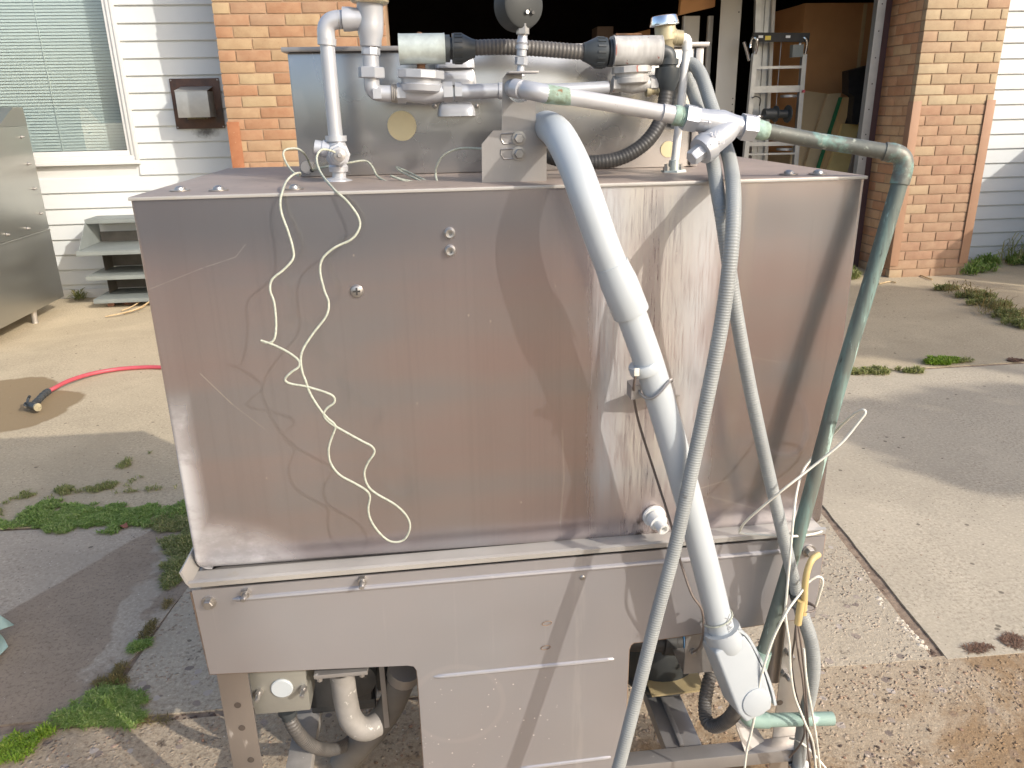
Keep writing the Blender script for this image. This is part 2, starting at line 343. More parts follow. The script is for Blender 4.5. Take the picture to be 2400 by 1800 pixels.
def mat_pvc_scuffed():
    m, t, b = nodes('scuffed_pvc'); v = coords(t)
    c = ramp(t, noise(t, v, 6, 5), [(.35, (.45, .48, .50)), (.65, (.42, .45, .465))])
    pos = t.nodes.new('ShaderNodeNewGeometry').outputs['Position']
    dd = seg_dist(t, pos, V(1428, 548, 1.068), V(1490, 722, 1.06))
    wob = mth(t, 'ADD', dd, mth(t, 'MULTIPLY', mth(t, 'SUBTRACT', noise(t, v, 90, 5, .7), .5), .014))
    mk = mth(t, 'SUBTRACT', 1.0, smooth(t, wob, .0045, .0085))
    c = mix(t, mth(t, 'MULTIPLY', mk, .9), c, ramp(t, noise(t, v, 260, 4, .7), [(.35, (.20, .20, .195)), (.65, (.42, .41, .40))]))
    L(t, c, b.inputs['Base Color']); L(t, mth(t, 'ADD', .38, mth(t, 'MULTIPLY', mk, .45)), b.inputs['Roughness'])
    bump(t, b, mth(t, 'MULTIPLY', mk, noise(t, v, 240, 4, .7)), .6, .002); return m
PVC_SC = mat_pvc_scuffed()
PVC_LB = pm('grey_pvc_fitting', (.41, .435, .45), (.38, .405, .42), 9, .42, 0, .04, 200, .0005, rvar=.06)
PVC_W = pm('white_plastic', (.78, .78, .76), (.70, .69, .66), 20, .35, 0, .05, 200, .0005)
FLEX = pm('grey_flex_sheath', (.30, .312, .305), (.245, .255, .25), 10, .5, 0, .08, 300, .0005, spots=[((.17, .16, .15), 40, .66, .74)])
FLEX_D = pm('dark_flex_sheath', (.115, .105, .095), (.075, .07, .066), 20, .5, 0, .1, 200, .0005)
BLACK = pm('black_hose', (.030, .029, .028), (.05, .047, .044), 20, .5, 0, .15, 120, .001)
BLK_PL = pm('charcoal_plastic', (.045, .052, .056), (.032, .037, .04), 12, .42, 0, .05, 200, .0005)
BRASS = pm('tarnished_brass', (.46, .40, .25), (.33, .28, .18), 40, .55, .3, .3, 120, .001, spots=[((.20, .17, .11), 60, .56, .66)])
BRASS_B = pm('bright_brass', (.72, .62, .42), (.60, .50, .32), 20, .32, .8)
CHROME = pm('chrome', (.82, .84, .86), (.74, .76, .80), 10, .16, 1.0)
GALV = pm('galvanised', (.52, .575, .54), (.42, .46, .435), 70, .42, .45, .2, 160, .0008, spots=[((.36, .34, .26), 5, .60, .8)])
CHIP = pm('chipped_white_paint', (.52, .51, .49), (.34, .33, .315), 38, .5, .1, .25, 120, .001, stretch=(1.6, 1.6, .35), spots=[((.46, .45, .43), 90, .5, .7), ((.28, .10, .08), 52, .635, .67)])
RUSTY = pm('rusty_stem', (.24, .12, .06), (.10, .055, .035), 60, .8, .2, .4, 160, .001)
BOLT = pm('bolt_steel', (.44, .42, .40), (.34, .325, .31), 50, .35, .8, .15, 150, .0006)
DARKEDGE = pm('grimy_edge', (.20, .14, .10), (.32, .23, .17), 60, .7, .2, .4, 160, .001)
CORD = pm('braided_cord', (.46, .475, .39), (.32, .33, .265), 260, .7, 0, .5, 500, .0008)
CABLE = pm('white_cable', (.72, .70, .61), (.66, .63, .54), 30, .45, 0)
YELLOW = pm('yellow_tube', (.58, .44, .20), (.52, .39, .17), 30, .5, 0)
BROWNW = pm('brown_wire', (.17, .135, .115), (.13, .10, .085), 40, .5, 0)
BEIGE = pm('beige_label', (.62, .53, .32), (.57, .49, .30), 30, .55, 0)
PUMP = pm('black_pump', (.028, .029, .03), (.045, .045, .045), 20, .5, .1, .2, 80, .002, spots=[((.14, .12, .10), 30, .62, .72)])
TUBE_OLD = pm('weathered_tube', (.28, .262, .24), (.215, .20, .182), 25, .65, .15, .2, 90, .001, spots=[((.52, .50, .45), 50, .6, .7)])
HOSE_OLD = pm('dusty_grey_hose', (.20, .18, .155), (.15, .135, .118), 12, .75, 0, .1, 120, .001)
def mat_siding():
    m, t, b = nodes('white_vinyl'); v = coords(t)
    c = ramp(t, noise(t, v, 3, 6), [(.35, (.60, .62, .615)), (.65, (.565, .585, .58))])
    c = mix(t, mth(t, 'MULTIPLY', smooth(t, noise(t, coords(t, (2, 2, 11)), 1.0, 6, .65), .55, .8), .3), c, (.47, .46, .43))
    c = mix(t, mth(t, 'MULTIPLY', smooth(t, noise(t, v, 40, 4, .6), .70, .76), .5), c, (.36, .34, .30))
    e = t.nodes.new('ShaderNodeVectorMath'); e.operation = 'DISTANCE'; sc_ = coords(t, (1, 0, 1.7)); L(t, sc_, e.inputs[0]); e.inputs[1].default_value = (-1.70, 0, 1.7*1.262)
    soot = mth(t, 'ADD', e.outputs['Value'], mth(t, 'MULTIPLY', mth(t, 'SUBTRACT', noise(t, v, 22, 6, .7), .5), .16))
    sx = t.nodes.new('ShaderNodeSeparateXYZ'); L(t, v, sx.inputs[0])
    c = mix(t, mth(t, 'MULTIPLY', mth(t, 'SUBTRACT', 1.0, smooth(t, soot, .01, .12)), .85), c, (.045, .035, .03))
    L(t, c, b.inputs['Base Color']); b.inputs['Roughness'].default_value = .5; b.inputs['Specular IOR Level'].default_value = .3
    bump(t, b, noise(t, coords(t, (30, 30, 300)), 1.0, 3), .06, .0006)
    MATS['white_vinyl'] = m; return m
SIDING = mat_siding()
TRIMW = pm('white_trim', (.62, .615, .59), (.58, .575, .555), 4, .4, 0)
BLIND = pm('blind_slats', (.46, .49, .48), (.43, .46, .45), 3, .5, 0)
VENT_PL = pm('burnt_plate', (.075, .045, .035), (.12, .065, .045), 9, .5, .4, .15, 90, .001, spots=[((.30, .22, .17), 16, .66, .76), ((.022, .02, .02), 5, .52, .66)])
VENT_BX = pm('vent_hood_metal', (.42, .42, .40), (.34, .335, .32), 9, .42, .5, .1, 90, .001, spots=[((.10, .08, .06), 10, .66, .78)])
GUARD_P = pm('painted_guard', (.375, .215, .13), (.35, .195, .115), 8, .6, .0, .1, 90, .001, spots=[((.24, .10, .05), 60, .72, .76)])
GUARD_R = pm('rusty_guard', (.30, .115, .05), (.35, .15, .07), 16, .75, .1, .3, 120, .001, spots=[((.60, .40, .25), 40, .66, .72)])
STEP_M = pm('grey_painted_steel', (.225, .248, .24), (.19, .21, .205), 6, .55, .1, .1, 90, .001, spots=[((.44, .31, .15), 9, .68, .80)])
CAB = pm('cabinet_stainless', (.47, .465, .425), (.43, .425, .395), 1.2, .34, .9, 0, rvar=.02)
RED = pm('red_rubber', (.46, .075, .095), (.40, .065, .08), 20, .45, 0)
CARD = pm('cardboard', (.70, .37, .165), (.62, .32, .14), 3, .8, 0, .08, 60, .001)
CARD2 = pm('pale_cardboard', (.74, .56, .33), (.66, .49, .28), 5, .8, 0, .08, 60, .001)
CARD3 = pm('tan_board', (.72, .54, .22), (.66, .48, .19), 8, .75, 0, .1, 80, .001)
WOOD = pm('raw_wood', (.66, .44, .20), (.56, .36, .16), 10, .7, 0, .1, 60, .001, stretch=(1, 1, .1))
GREEN = pm('green_strip', (.035, .22, .085), (.03, .17, .07), 10, .6, 0)
ALU = pm('aluminium', (.42, .43, .43), (.36, .37, .375), 12, .38, .6, .08, 120, .0006)
CASEB = pm('black_case', (.018, .018, .019), (.028, .027, .027), 20, .6, 0)
BEIGEP = pm('beige_painted_panel', (.62, .59, .53), (.58, .55, .49), 3, .5, 0, .05, 60, .001)
BROWN_T = pm('plum_trim', (.105, .055, .055), (.085, .045, .045), 10, .6, 0)
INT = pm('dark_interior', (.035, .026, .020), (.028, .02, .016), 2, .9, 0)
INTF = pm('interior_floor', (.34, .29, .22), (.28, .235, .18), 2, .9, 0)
SOIL = pm('joint_soil', (.30, .225, .16), (.17, .12, .085), 40, .95, 0, .6, 120, .004)
TWIG = pm('dry_twig', (.56, .42, .24), (.40, .28, .15), 40, .8, 0)
LEAFB = pm('dead_leaf', (.32, .12, .08), (.22, .09, .05), 40, .7, 0)
GREENSH = pm('pale_green_sheet', (.34, .47, .43), (.30, .42, .39), 8, .5, .1)
STICKW = pm('white_sticker', (.8, .8, .8), (.74, .74, .74), 30, .5, 0)
STICKY = pm('yellow_sticker', (.75, .6, .1), (.68, .52, .08), 30, .5, 0)
GRASS = mat_leaf('grass_green', (.12, .20, .04), (.23, .35, .08), (.40, .46, .17))
GRASS_D = mat_leaf('grass_dry', (0.100, 0.085, 0.030), (0.200, 0.165, 0.060), (0.360, 0.270, 0.110))
GRASS_O = mat_leaf('grass_olive', (.14, .17, .05), (.26, .29, .095), (.42, .38, .18))
GRASS_B = mat_leaf('grass_bright', (0.120, 0.220, 0.020), (0.220, 0.360, 0.030), (0.340, 0.420, 0.080))
TREELEAF = mat_leaf('tree_leaf', (0.025, 0.050, 0.012), (0.050, 0.090, 0.020), (0.090, 0.130, 0.030))
BARK = pm('bark', (0.120, 0.085, 0.060), (0.080, 0.060, 0.045), 12, .9, 0, .5, 40, .01)

# ------------------------------------------------------------------ mesh builder
OFF = {}
def basis(axis):
    a = Vector(axis).normalized()
    h = Vector((0, 0, 1)) if abs(a.z) < .9 else Vector((1, 0, 0))
    u = h.cross(a).normalized(); v = a.cross(u).normalized()
    return a, u, v
class MB:
    def __init__(s): s.v = []; s.f = []
    def add(s, vs, fs):
        o = len(s.v); s.v += [Vector(p) for p in vs]; s.f += [tuple(i+o for i in f) for f in fs]; return s
    def hexa(s, p8):                                 # 0-3 bottom ccw, 4-7 top ccw
        return s.add(p8, [(3, 2, 1, 0), (4, 5, 6, 7), (0, 1, 5, 4), (1, 2, 6, 5), (2, 3, 7, 6), (3, 0, 4, 7)])
    def box(s, lo, hi, bev=0.0):
        x0, y0, z0 = lo; x1, y1, z1 = hi
        if bev <= 0:
            return s.hexa([(x0, y0, z0), (x1, y0, z0), (x1, y1, z0), (x0, y1, z0), (x0, y0, z1), (x1, y0, z1), (x1, y1, z1), (x0, y1, z1)])
        bm = bmesh.new(); bmesh.ops.create_cube(bm, size=1)
        for q in bm.verts: q.co = Vector(((x0+x1)/2+q.co.x*(x1-x0), (y0+y1)/2+q.co.y*(y1-y0), (z0+z1)/2+q.co.z*(z1-z0)))
        bmesh.ops.bevel(bm, geom=bm.edges[:], offset=bev, segments=2, profile=.6, affect='EDGES')
        bm.verts.index_update()
        s.add([q.co.copy() for q in bm.verts], [tuple(q.index for q in f.verts) for f in bm.faces]); bm.free(); return s
    def obox(s, c, ax, ay, az, dx, dy, dz):          # oriented box about a centre
        c = Vector(c); ax, ay, az = [Vector(q).normalized() for q in (ax, ay, az)]
        P = lambda i, j, k: c + ax*(i*dx/2) + ay*(j*dy/2) + az*(k*dz/2)
        return s.hexa([P(-1, -1, -1), P(1, -1, -1), P(1, 1, -1), P(-1, 1, -1), P(-1, -1, 1), P(1, -1, 1), P(1, 1, 1), P(-1, 1, 1)])
    def prism(s, poly, d):                           # polygon (3-D points) swept along d
        d = Vector(d); n = len(poly); a = [Vector(p) for p in poly]
        s.add(a + [p+d for p in a], [tuple(range(n)), tuple(range(2*n-1, n-1, -1))] + [((i+1) % n, i, i+n, (i+1) % n+n) for i in range(n)])
        return s
    def lathe(s, p0, axis, prof, seg=20, rot=0, cap=True):   # prof: (distance along axis, radius)
        a, u, v = basis(axis); p0 = Vector(p0); o = len(s.v)
        for (d, r) in prof:
            for k in range(seg):
                th = 2*math.pi*k/seg + rot
                s.v.append(p0 + a*d + (u*math.cos(th) + v*math.sin(th))*r)
        n = len(prof)
        for i in range(n-1):
            for k in range(seg):
                s.f.append((o+i*seg+k, o+i*seg+(k+1) % seg, o+(i+1)*seg+(k+1) % seg, o+(i+1)*seg+k))
        if cap:
            s.f.append(tuple(o+k for k in range(seg-1, -1, -1))); s.f.append(tuple(o+(n-1)*seg+k for k in range(seg)))
        return s
    def tube(s, pts, r, seg=14, cap=True):           # r: number or f(t in 0..1, arc length)
        pts = [Vector(p) for p in pts]; n = len(pts)
        Ls = [0]
        for i in range(1, n): Ls.append(Ls[-1] + (pts[i]-pts[i-1]).length)
        tan = [(pts[min(i+1, n-1)]-pts[max(i-1, 0)]).normalized() for i in range(n)]
        a, u, v = basis(tan[0]); o = len(s.v)
        for i in range(n):
            u = (u - tan[i]*u.dot(tan[i])).normalized(); v = tan[i].cross(u)
            rr = r(Ls[i]/max(Ls[-1], 1e-9), Ls[i]) if callable(r) else r
            for k in range(seg):
                th = 2*math.pi*k/seg
                s.v.append(pts[i] + (u*math.cos(th)+v*math.sin(th))*rr)
        for i in range(n-1):
            for k in range(seg):
                s.f.append((o+i*seg+k, o+i*seg+(k+1) % seg, o+(i+1)*seg+(k+1) % seg, o+(i+1)*seg+k))
        if cap:
            s.f.append(tuple(o+k for k in range(seg-1, -1, -1))); s.f.append(tuple(o+(n-1)*seg+k for k in range(seg)))
        return s
    def build(s, name, mat, parent=None, smooth_deg=35):
        off = OFF.get(parent.name, Vector((0, 0, 0))) if parent else Vector((0, 0, 0))
        me = bpy.data.meshes.new(name)
        me.from_pydata([tuple(p-off) for p in s.v], [], s.f); me.materials.append(mat)
        bm = bmesh.new(); bm.from_mesh(me); bmesh.ops.recalc_face_normals(bm, faces=bm.faces[:]); bm.to_mesh(me); bm.free()
        me.shade_smooth(); me.set_sharp_from_angle(angle=R(smooth_deg))
        o = bpy.data.objects.new(name, me); col.objects.link(o)
        if parent: o.parent = parent; OFF[o.name] = off
        return o
def smooth_path(pts, step=.004):
    """Catmull-Rom through the points, resampled evenly"""
    pts = [Vector(p) for p in pts]; P = [pts[0]*2-pts[1]] + pts + [pts[-1]*2-pts[-2]]
    raw = []
    for i in range(1, len(P)-2):
        for k in range(24):
            t_ = k/24; a, b, c, d = P[i-1:i+3]
            raw.append(.5*((2*b)+(c-a)*t_+(2*a-5*b+4*c-d)*t_*t_+(3*b-a-3*c+d)*t_**3))
    raw.append(pts[-1])
    out = [raw[0]]; acc = 0
    for i in range(1, len(raw)):
        seg = (raw[i]-raw[i-1]).length
        while acc + seg >= step and seg > 0:
            q = (step-acc)/seg; raw[i-1] = raw[i-1].lerp(raw[i], q); out.append(raw[i-1].copy())
            seg = (raw[i]-raw[i-1]).length; acc = 0
        acc += seg
    out.append(raw[-1]); return out
def thing(name, label, cat, loc=(0, 0, 0), group=None):
    o = bpy.data.objects.new(name, None); col.objects.link(o); o.location = loc; o.empty_display_size = .1
    o['label'] = label; o['category'] = cat
    if group: o['group'] = group
    OFF[o.name] = Vector(loc); return o
def tag(o, label, cat, group=None):
    o['label'] = label; o['category'] = cat
    if group: o['group'] = group
    return o
def kind(o, k='structure'): o['kind'] = k; return o

# ================================================================== LARGE STRUCTURE
C_FAR = mat_concrete('pale_concrete', (.50, .415, .285), (.29, .235, .165), stain='wet')
C_MID = mat_concrete('middle_concrete', (.485, .42, .32), (.27, .225, .165))
C_DAMP = mat_concrete('damp_concrete', (.45, .38, .295), (.24, .195, .145), stain='damp')
C_WORN2 = mat_concrete('worn_middle_concrete', (.48, .41, .31), (.26, .205, .15), brown=-.16, worn=True)
C_WORN = mat_concrete('worn_concrete', (.43, .345, .245), (.19, .135, .09), worn=True)
ground = kind(MB().box((-60, -60, -.3), (60, 60, -.005)).build('ground', SOIL))
def slab(name, quad, mat, z=0.0):
    mb = MB()
    bm = bmesh.new()
    # irregular edges: subdivide outline
    out = []
    for i in range(4):
        a, b = Vector(quad[i]), Vector(quad[(i+1) % 4]); n = max(2, int((b-a).length/.06))
        near = min(n, 160)
        for k in range(near):
            p = a.lerp(b, k/near); d = (b-a).normalized(); nrm = Vector((d.y, -d.x))
            j = (mnoise.noise(Vector((p.x*9, p.y*9, 3)))*.6 + mnoise.noise(Vector((p.x*31, p.y*31, 7)))*.4)*.009
            out.append(p + nrm*j)
    mb.prism([(p.x, p.y, z-.03) for p in out], (0, 0, .03))
    bm.free()
    o = mb.build(name, mat, ground, 30); return o
slab('slab', [(-12, -3.6), (12, -3.9), (12, 1.50), (-12, 1.66)], C_WORN, -.001)
kind(MB().box((-40, -30, -.1), (40, -3.95, -.004)).build('added_road', pm('added_asphalt', (.062, .062, .066), (.045, .045, .047), 30, .85, 0, .5, 160, .003)))  # unseen dark ground added behind the camera to darken the hood's reflection
slab('slab', [(-12, 1.69), (-.905, 1.618), (-.735, 2.60), (-12, 2.66)], C_DAMP)
slab('slab', [(-12, 2.69), (-.735, 2.625), (-.60, 3.7), (-.40, 6.49), (-12, 6.49)][:2]+[(-.35, 6.54), (-12, 6.54)], C_FAR)
slab('slab', [(-.875, 1.616), (1.245, 1.558), (1.76, 6.54), (-.325, 6.54)], C_WORN2)
slab('slab', [(1.283, 1.556), (12, 1.50), (12, 3.83), (1.483, 3.76)], C_MID)
slab('slab', [(1.48, 3.79), (12, 3.86), (12, 6.54), (1.79, 6.54)], C_FAR)

# garage shell
gar = thing('garage', 'dark open garage behind the dishwasher, its door raised out of sight', 'garage', (1.75, 9, 0))
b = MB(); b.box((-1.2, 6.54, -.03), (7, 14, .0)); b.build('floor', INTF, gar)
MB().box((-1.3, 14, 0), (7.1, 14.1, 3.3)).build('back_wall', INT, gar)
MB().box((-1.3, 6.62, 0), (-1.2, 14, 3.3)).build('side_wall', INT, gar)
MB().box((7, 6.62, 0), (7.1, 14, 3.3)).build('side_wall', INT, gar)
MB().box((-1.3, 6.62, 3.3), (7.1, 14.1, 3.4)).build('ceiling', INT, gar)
BRK = mat_brick('brick_orange', [(0, (0.290, 0.143, 0.078)), (.3, (0.314, 0.168, 0.097)), (.5, (0.297, 0.183, 0.117)), (.7, (0.332, 0.225, 0.129)), (1, (0.373, 0.288, 0.172))])
BRK_R = mat_brick('brick_cream', [(0, (0.355, 0.219, 0.144)), (.35, (0.377, 0.265, 0.174)), (.6, (0.401, 0.312, 0.196)), (1, (0.424, 0.343, 0.226))])
BRK_P = mat_brick('brick_painted', [(0, (0.332, 0.187, 0.124)), (.5, (0.346, 0.214, 0.142)), (.8, (0.354, 0.229, 0.150)), (1, (0.391, 0.294, 0.189))])
BRK_S = mat_brick('brick_jamb', [(0, (.46, .205, .105)), (.5, (.54, .30, .165)), (1, (.58, .39, .22))])
MORT = mat_brick('mortar', [(0, (0.338, 0.221, 0.137)), (1, (0.377, 0.267, 0.179))], mortar=True)
b = MB(); b.box((-1.41, 6.03, 2.42), (4.40, 6.60, 3.5)); b.build('lintel', MORT, gar)

brick_cache = {}
def brick_mesh(l, mat):
    key = (round(l, 3), mat.name)
    if key not in brick_cache:
        mb = MB().box((0, 0, 0), (l-.009, .05, .0665), .0022)
        me = bpy.data.meshes.new('brick'); me.from_pydata([tuple(p) for p in mb.v], [], mb.f); me.materials.append(mat)
        me.shade_smooth(); me.set_sharp_from_angle(angle=R(40)); brick_cache[key] = me
    return brick_cache[key]
def lay(parent, p0, dirx, length, zs, pitch, course, first, mats, rot, rows, rs):
    """running bond: every brick its own object standing a few millimetres proud of the mortar"""
    off = OFF[parent.name]
    for r_ in range(rows):
        x = 0; l = first if (r_ % 2 == rs) else pitch
        while x < length-.02:
            ll = min(l, length-x)
            o = bpy.data.objects.new('brick', brick_mesh(ll, mats(r_))); col.objects.link(o); o.parent = parent
            p = Vector(p0) + Vector(dirx)*x + Vector((0, 0, zs+r_*course))
            p += Vector((random.uniform(-.001, .001), random.uniform(-.0015, .0015), random.uniform(-.0008, .0008)))
            o.location = p-off; o.rotation_euler = (random.uniform(-.004, .004), random.uniform(-.003, .003), rot+random.uniform(-.003, .003))
            x += ll; l = pitch
CO = .0752
lp = thing('brick_pier', 'orange and cream brick pier left of the dark garage opening, rusty strip on its corner', 'brick wall', (-.83, 6.25, 0))
MB().box((-1.406, 6.0262, 0), (-.249, 6.60, 2.44)).build('mortar', MORT, lp)
lay(lp, (-1.41, 6.02, 0), (1, 0, 0), 1.165, .0, .24, CO, .12, lambda r_: BRK, 0, 32, 1)
g_ = MB(); g_.box((-1.416, 6.011, .02), (-1.33, 6.0165, 1.33), .001); g_.box((-1.4165, 6.0172, .02), (-1.4115, 6.09, 1.33), .001); g_.build('corner_guard', GUARD_R, lp)
rp = thing('brick_pier', 'cream and orange painted brick pier right of the garage opening, with two painted corner guards', 'brick wall', (4.07, 6.27, 0))
MB().box((3.7455, 6.0262, 0), (4.396, 6.60, 2.44)).build('mortar', MORT, rp)
lay(rp, (3.74, 6.02, 0), (1, 0, 0), .66, -.006, .24, CO, .12, lambda r_: BRK_P if r_ < 18 else BRK_R, 0, 32, 0)
lay(rp, (3.74, 6.52, 0), (0, -1, 0), .445, -.006, .24, CO, .12, lambda r_: BRK_S, -math.pi/2, 32, 1)
for (xa, xb) in ((3.731, 3.80), (4.335, 4.409)):
    g_ = MB(); g_.box((xa, 6.008, .10), (xb, 6.0145, 1.375), .001)
    if xa < 4: g_.box((xa, 6.0150, .10), (xa+.006, 6.08, 1.375), .001)
    else: g_.box((xb-.006, 6.0150, .10), (xb, 6.08, 1.375), .001); 
    g_.build('corner_guard', GUARD_P, rp)

def siding(name, label, x0, x1, zoff, rows, hole=None):
    t = thing(name, label, 'wall', ((x0+x1)/2, 6.58, 0))
    sh = MB()
    if hole: sh.box((x0, 6.545, 0), (x1, 6.60, hole[2])).box((x0, 6.545, hole[3]), (x1, 6.60, 3.5)).box((hole[1], 6.545, hole[2]), (x1, 6.60, hole[3])).box((x0, 6.545, hole[2]), (hole[0], 6.60, hole[3]))
    else: sh.box((x0, 6.545, 0), (x1, 6.60, 3.5))
    sh.build('sheathing', TRIMW, t)
    EX = .12
    for i in range(rows):
        z0 = zoff+i*EX; z1 = z0+EX
        spans = [(x0, x1)]
        if hole and z1 > hole[2] and z0 < hole[3]: spans = [(x0, hole[0]), (hole[1], x1)]
        for (a, c) in spans:
            yb = 6.530
            prof = [(yb+.0, z0), (yb-.002, z0+.004), (yb+.010, z1-.012), (yb+.0135, z1-.008), (yb+.0135, z1+.002), (yb+.0155, z1+.002), (yb+.0155, z0+.002)]
            MB().prism([(a, y, z) for y, z in prof], (c-a, 0, 0)).build('siding_board', SIDING, t, 30)
    return t
SL = siding('siding_wall', 'white siding wall with a blinded window, left of the brick pier', -7.0, -1.418, .107-.12+.0, 29, (-4.6, -2.24, 1.04, 2.6))
MB().box((-7, 6.515, .0), (-1.5, 6.5285, .07), .002).build('base_trim', TRIMW, SL)
wf = MB()
X0, X1, Z0, Z1 = -4.6, -2.224, 1.033, 2.6
def fr(x0, x1, z0, z1, y0, y1, bw, bh):
    wf.box((x0, y0, z0), (x1, y1, z0+bh), .002); wf.box((x0, y0, z1-bh), (x1, y1, z1), .002)
    wf.box((x0, y0, z0+bh), (x0+bw, y1, z1-bh), .002); wf.box((x1-bw, y0, z0+bh), (x1, y1, z1-bh), .002)
fr(X0, X1, Z0, Z1, 6.498, 6.60, .022, .030)
fr(X0+.0225, X1-.0225, Z0+.0305, Z1-.0305, 6.508, 6.60, .030, .034)
fr(X0+.053, X1-.053, Z0+.065, Z1-.065, 6.522, 6.60, .028, .036)
win = wf.build('window', TRIMW, SL)
gm, gt, gb = nodes('window_glass'); gt.nodes.remove(gb)
tr = gt.nodes.new('ShaderNodeBsdfTransparent'); tr.inputs[0].default_value = (.945, .98, .972, 1)
gl = gt.nodes.new('ShaderNodeBsdfGlossy'); gl.inputs['Roughness'].default_value = .02
fz = gt.nodes.new('ShaderNodeFresnel'); fz.inputs[0].default_value = 1.45
mx = gt.nodes.new('ShaderNodeMixShader'); L(gt, mth(gt, 'MULTIPLY', mth(gt, 'ADD', fz.outputs[0], .13), mth(gt, 'SUBTRACT', 1.0, gt.nodes.new('ShaderNodeNewGeometry').outputs['Backfacing'])), mx.inputs[0]); L(gt, tr.outputs[0], mx.inputs[1]); L(gt, gl.outputs[0], mx.inputs[2])
L(gt, mx.outputs[0], gt.nodes['Material Output'].inputs[0])
MB().box((X0+.08, 6.56, Z0+.10), (X1-.08, 6.566, Z1-.10)).build('glass_pane', gm, win)
bl = MB()
for i in range(62):
    z = 1.135+i*.0225
    bl.prism([(X0+.09, 6.699, z), (X0+.09, 6.700, z+.0005), (X0+.09, 6.709, z+.0212), (X0+.09, 6.708, z+.0207)], (X1-X0-.20, 0, 0))
for xc in (-2.85, -3.6, -4.3): bl.tube([(xc, 6.697, 1.12), (xc, 6.697, 2.5)], .0025, 6)
o = bl.build('window_blind', BLIND, win); o['kind'] = 'stuff'
MB().box((X0, 6.80, Z0), (X1, 6.86, Z1)).build('room_behind', INT, win)
SR = siding('siding_wall', 'white siding wall right of the brick pier, weeds along its foot', 4.412, 9.0, .016, 29)

# exhaust hood on the siding
vt = thing('wall_vent', 'small square vent hood on a burnt brown plate, on the white siding', 'vent', (-1.73, 6.52, 1.46))
MB().box((-1.912, 6.512, 1.282), (-1.549, 6.518, 1.642), .001).build('backing_plate', VENT_PL, vt)
vb = MB(); q = lambda x, y, z: (x, y, z)
vb.hexa([q(-1.86, 6.512, 1.37), q(-1.64, 6.512, 1.37), q(-1.64, 6.512, 1.37), q(-1.86, 6.512, 1.37), q(-1.86, 6.512, 1.585), q(-1.64, 6.512, 1.585), q(-1.64, 6.512, 1.585), q(-1.86, 6.512, 1.585)]) if 0 else None
yf = 6.335
vb.box((-1.833, yf, 1.364), (-1.602, yf+.004, 1.548), .001)
vb.box((-1.832, yf+.0045, 1.366), (-1.828, 6.5115, 1.547)); vb.box((-1.607, yf+.0045, 1.366), (-1.603, 6.5115, 1.547))
vb.prism([(-1.836, yf-.003, 1.552), (-1.836, 6.5115, 1.584), (-1.836, 6.5115, 1.580), (-1.836, yf-.003, 1.5485)][::-1], (.236, 0, 0))
vb.build('hood', VENT_BX, vt)
MB().prism([(-1.79, 6.40, 1.352), (-1.79, 6.404, 1.356), (-1.79, 6.505, 1.50), (-1.79, 6.50, 1.50)], (.15, 0, 0)).build('flap', BRASS, vt)
for (x, z) in ((-1.90, 1.293), (-1.56, 1.293), (-1.90, 1.63), (-1.56, 1.63)): MB().lathe((x, 6.5115, z), (0, -1, 0), [(0, .006), (.003, .005)], 8).build('screw', BOLT, vt)

# door track and trim on the jamb
tk = thing('door_track', 'perforated galvanised strip of door track beside the brown jamb trim', 'door track', (3.62, 6.42, 0))
tb = MB(); tb.box((3.56, 6.40, 0), (3.63, 6.404, 2.42)); tb.box((3.56, 6.4042, 0), (3.564, 6.46, 2.42)); tb.build('angle', ALU, tk)
for i in range(12): MB().lathe((3.597, 6.3995, .15+i*.195), (0, -1, 0), [(0, .006), (.0008, .006)], 8).build('bolt_hole', BLACK, tk)
MB().box((3.66, 6.50, 0), (3.7385, 6.56, 2.42)).build('jamb_trim', BROWN_T, gar)

# ================================================================== THE DISHWASHER
dw = thing('dishwasher', 'big commercial stainless dishwasher with exposed pipes and hoses, standing outside on the concrete', 'dishwasher', (.125, 1.5, 0))
YH = 1.2; XL, XR, ZT, ZB = -.433, .684, 1.269, .640
hb = MB(); bm = bmesh.new(); bmesh.ops.create_cube(bm, size=1)
for q in bm.verts: q.co = Vector(((XL+XR)/2+q.co.x*(XR-XL), (YH+1.80)/2+q.co.y*(1.80-YH), (ZB+ZT-.0015)/2+q.co.z*(ZT-.0015-ZB)))
bmesh.ops.bevel(bm, geom=[e for e in bm.edges if abs(e.verts[0].co.z-e.verts[1].co.z) > .3], offset=.007, segments=4, profile=.5, affect='EDGES')
bmesh.ops.bevel(bm, geom=[e for e in bm.edges if max(v.co.z for v in e.verts) < ZB+.01], offset=.024, segments=6, profile=.5, affect='EDGES', clamp_overlap=False)
bm.verts.index_update(); hb.add([q.co.copy() for q in bm.verts], [tuple(q.index for q in f.verts) for f in bm.faces]); bm.free()
hood = hb.build('wash_hood', HOOD, dw)
